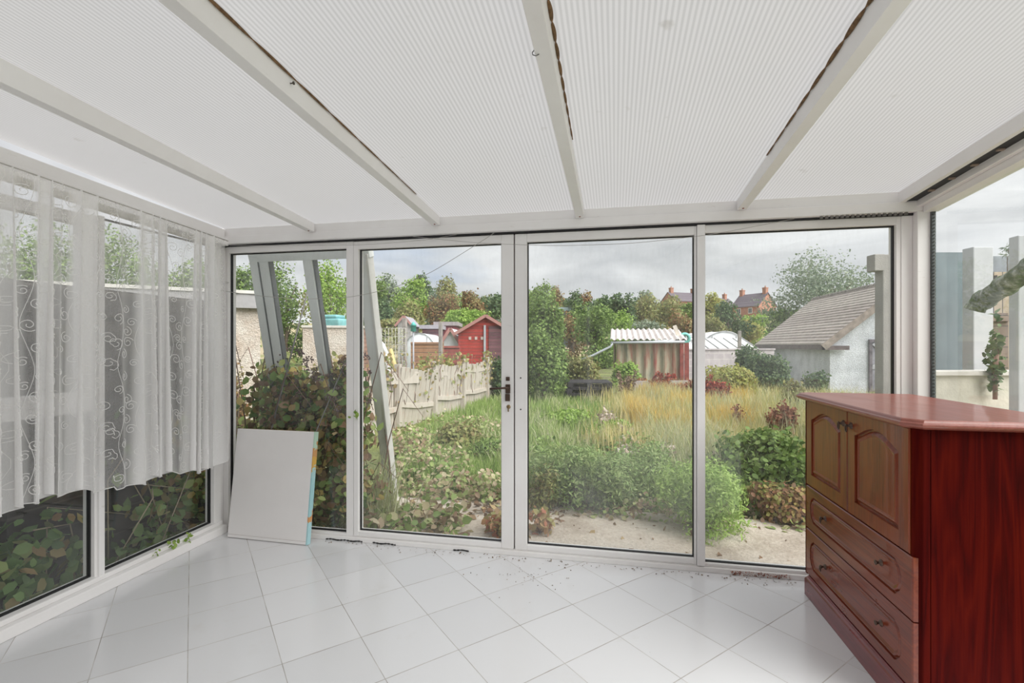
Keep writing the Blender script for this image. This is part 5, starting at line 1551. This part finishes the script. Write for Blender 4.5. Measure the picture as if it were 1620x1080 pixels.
# grass
def blades(name, pts, h, w, mat, label, cat, lean=.35, seed=0):
    n = len(pts)
    pts = np.asarray(pts, float)
    a = rng.uniform(0, 2 * math.pi, n); hh = h * rng.uniform(.45, 1.15, n) if np.isscalar(h) else h * rng.uniform(.6, 1.15, n)
    dx, dy = np.cos(a), np.sin(a); b = rng.uniform(0, 2 * math.pi, n); lx = np.cos(b) * lean * hh * rng.random(n); ly = np.sin(b) * lean * hh * rng.random(n)
    W_ = w * rng.uniform(.7, 1.3, n)
    V = np.zeros((n, 5, 3))
    V[:, 0] = pts + np.column_stack([-dx * W_, -dy * W_, 0 * W_]); V[:, 1] = pts + np.column_stack([dx * W_, dy * W_, 0 * W_])
    mid = pts + np.column_stack([lx * .35, ly * .35, hh * .6])
    V[:, 2] = mid + np.column_stack([dx * W_ * .7, dy * W_ * .7, 0 * W_]); V[:, 3] = mid - np.column_stack([dx * W_ * .7, dy * W_ * .7, 0 * W_])
    V[:, 4] = pts + np.column_stack([lx, ly, hh * .95])
    k = (np.arange(n) * 5)[:, None]
    me = mesh_np(name, V.reshape(-1, 3), [np.array([[0, 1, 2, 3]]) + k, np.array([[3, 2, 4]]) + k])
    me.materials.append(mat)
    o = bpy.data.objects.new(name, me); C.objects.link(o)
    return tag(o, label, cat, kind='stuff')
def scatter(n, r0, r1, y0, y1, keep=None):
    """ground points whose bearing x/y lies between r0 and r1; denser nearer the eye"""
    out = []
    while len(out) < n:
        y = y0 + (y1 - y0) * random.random() ** 1.25; x = y * random.uniform(r0, r1)
        if keep and not keep(x, y): continue
        if .55 < x < 2.6 and -.15 < y - 12.37 - (x - .71) * .31 < .35: continue
        out.append((x, y, gz(x, y) - .01))
    return out
def clump(x, y): return math.sin(x * 3.1 + y * 1.3) + math.sin(x * 1.7 - y * 2.9 + 1) + random.gauss(0, .6)
blades('straw_grass', scatter(16000, -.06, .50, 6.0, 13.5, lambda x, y: clump(x, y) > -.5 and random.random() < smooth(-.06, .10, x / y + .03 * math.sin(y * 3))), .50, .0065, GRASS_Y, 'tall straw-coloured grass across the middle of the garden', 'grass')
blades('golden_grass', scatter(7000, .04, .28, 7.5, 13, lambda x, y: clump(x * 1.5, y) > .5), .52, .0065, leafmat('grass_golden', [(.66, .46, .12), (.72, .56, .20), (.58, .44, .14)], .3), 'golden orange tufts of grass before the low block wall', 'grass')
blades('pale_grass', scatter(7000, .08, .50, 5.2, 12, lambda x, y: clump(x + 3, y) > .1), .62, .004, GRASS_P, 'wispy pale seeding grass standing above the straw grass', 'grass', lean=.6)
blades('green_grass', scatter(24000, -.30, .22, 5.2, 13.5, lambda x, y: clump(x, y + 2) > -.8 and x > -3.0 and random.random() < 1 - .93 * smooth(-.02, .12, x / y)), .23, .0070, GRASS_G, 'green rough grass from the pallets down to the paving', 'grass')
blades('meadow_tufts', scatter(5000, -.26, .16, 5.2, 13, lambda x, y: clump(x * 2, y * 2) > .7 and x > -2.9), .34, .005, GRASS_P, 'pale seeding tufts in the green rough grass', 'grass', lean=.7)
blades('patchy_grass', scatter(7000, -.46, -.16, 4.8, 11, lambda x, y: clump(x, y) > .1 and x > -3.6 + (y - 6) * .2), .26, .006, GRASS_G, 'patchy grass along the foot of the white fence', 'grass')
blades('doorside_grass', [(x_, y_, -.14) for x_, y_ in zip(rng.normal(-1.86, .10, 260), rng.normal(3.62, .13, 260))], .62, .004, GRASS_P, 'long pale grass hanging beside the edge of the leaning frame', 'grass', lean=.7)
blades('near_grass', scatter(5000, .06, .50, 4.6, 7.5, lambda x, y: clump(x, y) > -.2), .32, .006, GRASS_G, 'green grass between the near bushes and the straw grass', 'grass')
# leafy weed carpet
def weeds(name, n, r0, r1, y0, y1, size, mat, label, zh=.16, keep=None, leaf=LEAF_O):
    p = np.array(scatter(n, r0, r1, y0, y1, keep)); p[:, 2] += rng.random(len(p)) ** 1.4 * zh * (1 + .8 * np.sin(p[:, 0] * 4) * np.cos(p[:, 1] * 3))+.02
    nn = rng.normal(size=(len(p), 3)) * .7 + np.array([0, -.2, 1])
    o = bpy.data.objects.new(name, leaves_mesh(name, p, nn, size, mat, leaf)); C.objects.link(o)
    return tag(o, label, 'weeds', kind='stuff')
LEAF_WEED = leafmat('leaf_weed', [(.22, .32, .10), (.34, .43, .14), (.46, .50, .24), (.50, .42, .26), (.34, .22, .15), (.60, .52, .36)])
weeds('ground_weeds', 6500, -.50, -.17, 4.3, 8.2, .058, LEAF_WEED, 'broad-leaved weeds covering the ground before the white fence', .2, lambda x, y: x > -3.5 + (y - 6) * .2 and clump(x, y) > -.9)
weeds('low_weeds', 7000, -.22, .40, 4.7, 6.8, .06, LEAF_GREEN, 'low green weeds between the near bushes and the grass', .22, lambda x, y: clump(x, y) > -.6)
weeds('dead_leaves', 2600, -.46, -.08, 3.9, 9.5, .07, LEAF_DEAD, 'dead brown leaves littering the ground below the fence', .05, lambda x, y: clump(x + 1, y) > .3)
weeds('doorstep_weeds', 1500, -.56, -.30, 3.16, 4.0, .075, LEAF_WEED, 'bright broad weeds crowding the outside of the handled door', .16)
weeds('edge_weeds', 2600, -.26, .40, 4.1, 4.9, .05, LEAF_WEED, 'mixed weeds creeping over the far edge of the paving', .12)
weeds('paving_weeds', 420, -.30, .38, 3.25, 4.5, .05, LEAF_DEAD, 'withered leaf scraps strewn on the paving', .02)
# near bushes just outside the glass
bush(1118, 737, 158, 3.85, leafmat('leaf_feathery', [(.24, .38, .08), (.34, .48, .13), (.42, .56, .18), (.28, .40, .10)]), 'bright feathery green bush close outside the last two panes', n=7500, leaf=LEAF_N, sz=.045, k=15, name='feathery_bush')
bush(900, 702, 150, 4.5, leafmat('leaf_feathery_dull', [(.20, .31, .10), (.30, .40, .15), (.36, .44, .19), (.24, .32, .12)]), 'dull green feathery bush behind the bare paving', n=8500, leaf=LEAF_N, sz=.05, k=18, name='feathery_bush')
bush(962, 715, 120, 4.35, leafmat('leaf_feathery_dull', []), 'low dull green feathery bush spilling over the edge of the paving', n=6000, leaf=LEAF_N, sz=.045, k=14, name='feathery_bush')
bush(860, 735, 70, 4.3, LEAF_OLIVE, 'dry stalky olive plant at the paving edge by the door stiles', n=1200, leaf=LEAF_N, sz=.05, k=8)
bush(1020, 690, 130, 4.8, leafmat('leaf_feathery_dull', []), 'green feathery bush filling the middle behind the step', n=5000, leaf=LEAF_N, sz=.05, k=12, name='feathery_bush')
bush(1195, 678, 150, 4.9, LEAF_GREEN, 'leafy green bush between the feathery bush and the cabinet', n=4200, leaf=LEAF_O, sz=.055, k=12)
bush(1268, 716, 90, 4.7, LEAF_BRIGHT, 'light green leafy bush showing just beside the cabinet', n=2600, leaf=LEAF_O, sz=.06, k=10)
bush(1240, 765, 105, 4.05, leafmat('leaf_russet', [(.28, .14, .08), (.36, .22, .10), (.20, .12, .07), (.44, .36, .12), (.30, .30, .10)]), 'withered russet and yellow bush low beside the cabinet', n=2600, leaf=LEAF_O, sz=.045, k=11)
bush(735, 668, 100, 6.8, LEAF_OLIVE, 'olive scrubby plants at the fence foot', n=2600, leafpx=7)
bush(655, 690, 90, 6.2, LEAF_WEED, 'yellow-green scrubby plants nearest the fence foot', n=1800, leafpx=8)
bush(770, 690, 80, 6.0, LEAF_GREEN, 'grass-green tussock seen beside the door handle stile', n=1800, leafpx=7, leaf=LEAF_N)
bush(900, 648, 90, 8.5, LEAF_BRIGHT, 'bright green mound in the grass below the pallets', n=2600, leafpx=5.5)
bush(965, 665, 80, 7.2, LEAF_BRIGHT, 'second bright green mound, speckled with dry seed heads', n=2200, leafpx=5.5)
# seed heads, pale tufts
for i, (px, py, zc) in enumerate([(967, 652, 7.4), (985, 668, 7.0), (1000, 690, 6.0), (1060, 700, 5.6), (960, 640, 7.8), (1140, 715, 5.2), (990, 700, 5.8)]):
    dock(px, py, zc, leafmat('dry_umbel', [(.55, .46, .40), (.42, .33, .26), (.66, .60, .54)], .2), 'dry pale seed-head cluster among those in the garden grass', n=160, spread=.14, name='dry_seed_plant', group='dry seed heads scattered in the grass')
# kerb stone by the feathery bush
a = P(1012, 800, 4.35); m = MB(); m.box((-.12, 0, 0), (.12, .10, .07)); o = m.build('paving_block', plain('brown_block', (.42, .33, .28), .9), bevel=.01); o.location = (a.x, a.y, gz(a.x, a.y)+.02); tag(o, 'loose brown block lying at the edge of the paving', 'block')
# reddish leaves by the door bottom
bush(855, 800, 52, 3.75, leafmat('leaf_red_tint', [(.50, .20, .12), (.46, .36, .16), (.36, .36, .14), (.60, .34, .20)]), 'straggly red and green seedling at the edge of the paving', n=160, leaf=LEAF_O, sz=.06, k=6)
bush(790, 812, 60, 3.7, leafmat('leaf_red_tint', []), 'straggly reddish plant beside the bottom of the handled door', n=220, leaf=LEAF_O, sz=.06, k=6)

# brambles in the corner outside
BR = thing('bramble_thicket', 'tangled bramble thicket pressed against the outside of the corner panes', 'bramble', loc=(-2.4, 3.6, -.15))
bl = []
r_ = random.Random(21)
for (x, y, z, s_) in [(-2.62, 3.45, .2, .34), (-2.2, 3.5, .15, .32), (-1.95, 3.45, .2, .22), (-2.6, 3.5, .65, .30), (-2.25, 3.55, .6, .3), (-1.98, 3.45, .60, .20), (-2.62, 3.5, 1.0, .24), (-2.3, 3.6, .92, .24), (-2.02, 3.5, .88, .16), (-2.85, 3.8, .5, .3), (-3.1, 3.7, .4, .28), (-2.05, 3.55, 1.12, .12)]:
    bl.append(((x + 2.4, y - 3.6, z + .15), (s_, s_ * .85, s_ * 1.05)))
foliage('foliage', bl, 5200, .070, LEAF_BRAM, BR, LEAF_O, depth=.7, up=.1)
p_, n_ = blob_points(bl, 2200, .9, 0)
o = bpy.data.objects.new('dead_foliage', leaves_mesh('dead_foliage', p_, n_, .07, LEAF_DEAD, LEAF_O)); C.objects.link(o); o.parent = BR
m = MB()
for k in range(34):
    x = r_.uniform(-3.1, -1.7) + 2.4; y = r_.uniform(3.3, 3.9) - 3.6; dx = r_.uniform(-.5, .5); h = r_.uniform(.5, 1.55)
    m.tube([(x, y, 0), (x + dx * .3, y, h * .6), (x + dx * .7, y - .05, h), (x + dx * 1.2, y - .08, h * .8)], [.006, .005, .004, .002], 5)
m.build('stem', STEM, BR)
pts = []
for k in range(70):
    c_ = (r_.uniform(-2.65, -1.75) + 2.4, r_.uniform(3.3, 3.5) - 3.6, r_.uniform(.85, 1.35) + .15)
    for j in range(9): pts.append((c_[0] + r_.gauss(0, .014), c_[1] + r_.gauss(0, .014), c_[2] + r_.gauss(0, .014)))
m = MB()
for q_ in pts[:450]: m.lathe(q_, (0, 0, 1), [(0, -.008), (.008, 0), (0, .008)], 5)
m.build('berries', plain('dry_berries', (.14, .09, .09), .7), BR)
# ivy between the glazing and the dark fence
IV = thing('fence_ivy', 'ivy and weeds in the strip between the dark fence and the glazing', 'ivy', loc=(-3.1, 2.2, -.16))
bl = [((0.02 + .08 * math.sin(k * 2.1), -1.6 + k * .30, .20 + .16 * math.sin(k * 1.7)), (.16, .24, .26)) for k in range(11)]
foliage('foliage', bl, 1150, .085, leafmat('leaf_ivy', [(.18, .30, .12), (.26, .40, .15), (.38, .50, .20), (.50, .34, .18), (.14, .22, .10), (.30, .44, .18)], .45), IV, LEAF_O, depth=.8, zmin=.0)
p_, n_ = blob_points([((.0, 1.0, .5), (.18, .9, .6))], 500, .9, 0)
o = bpy.data.objects.new('climbing_foliage', leaves_mesh('climbing_foliage', p_, n_, .08, LEAF_BRAM, LEAF_O)); C.objects.link(o); o.parent = IV
m = MB()
for k in range(24):
    y = r_.uniform(-1.6, 1.4); m.tube([(r_.uniform(-.1, .2), y, 0), (r_.uniform(-.1, .2), y + r_.uniform(-.3, .3), r_.uniform(.3, .7)), (r_.uniform(-.15, .2), y + r_.uniform(-.5, .5), r_.uniform(.3, 1.2))], .004, 5)
m.build('stem', plain('dry_stem', (.42, .34, .24), .8), IV)
# sprigs that have crept inside
def sprig(loc, n, s_, label, spread):
    e_ = thing('creeping_sprig', label, 'sprig', loc=loc)
    p_ = rng.normal(size=(n, 3)) * spread + np.array([0, 0, spread * 1.5]); p_[:, 2] = np.abs(p_[:, 2]); p_[:, 1] = -np.abs(p_[:, 1])
    o = bpy.data.objects.new('leaves', leaves_mesh('leaves', p_, rng.normal(size=(n, 3)) * .5 + np.array([.2, -.8, .6]), s_, LEAF_BRIGHT, LEAF_O)); C.objects.link(o); o.parent = e_
    m = MB(); m.tube([(0, 0, -.0), (.005, -.01, spread), (.0, -.02, spread * 2.5)], .0015, 5); m.build('stem', GSTEM, e_)
sprig((-1.668, 2.995, .835), 9, .034, 'little green sprig creeping in at the hinge side of the handled door', .018)
sprig((-2.675, 2.55, .060), 10, .03, 'small green sprig rooted on the side sill, nearest the canvas board', .02)
sprig((-2.675, 2.66, .060), 8, .028, 'smaller green sprig on the side sill by the corner', .018)
sprig((-2.68, 2.44, .060), 6, .02, 'tiny flat green sprig on the side sill, farthest from the corner', .012)
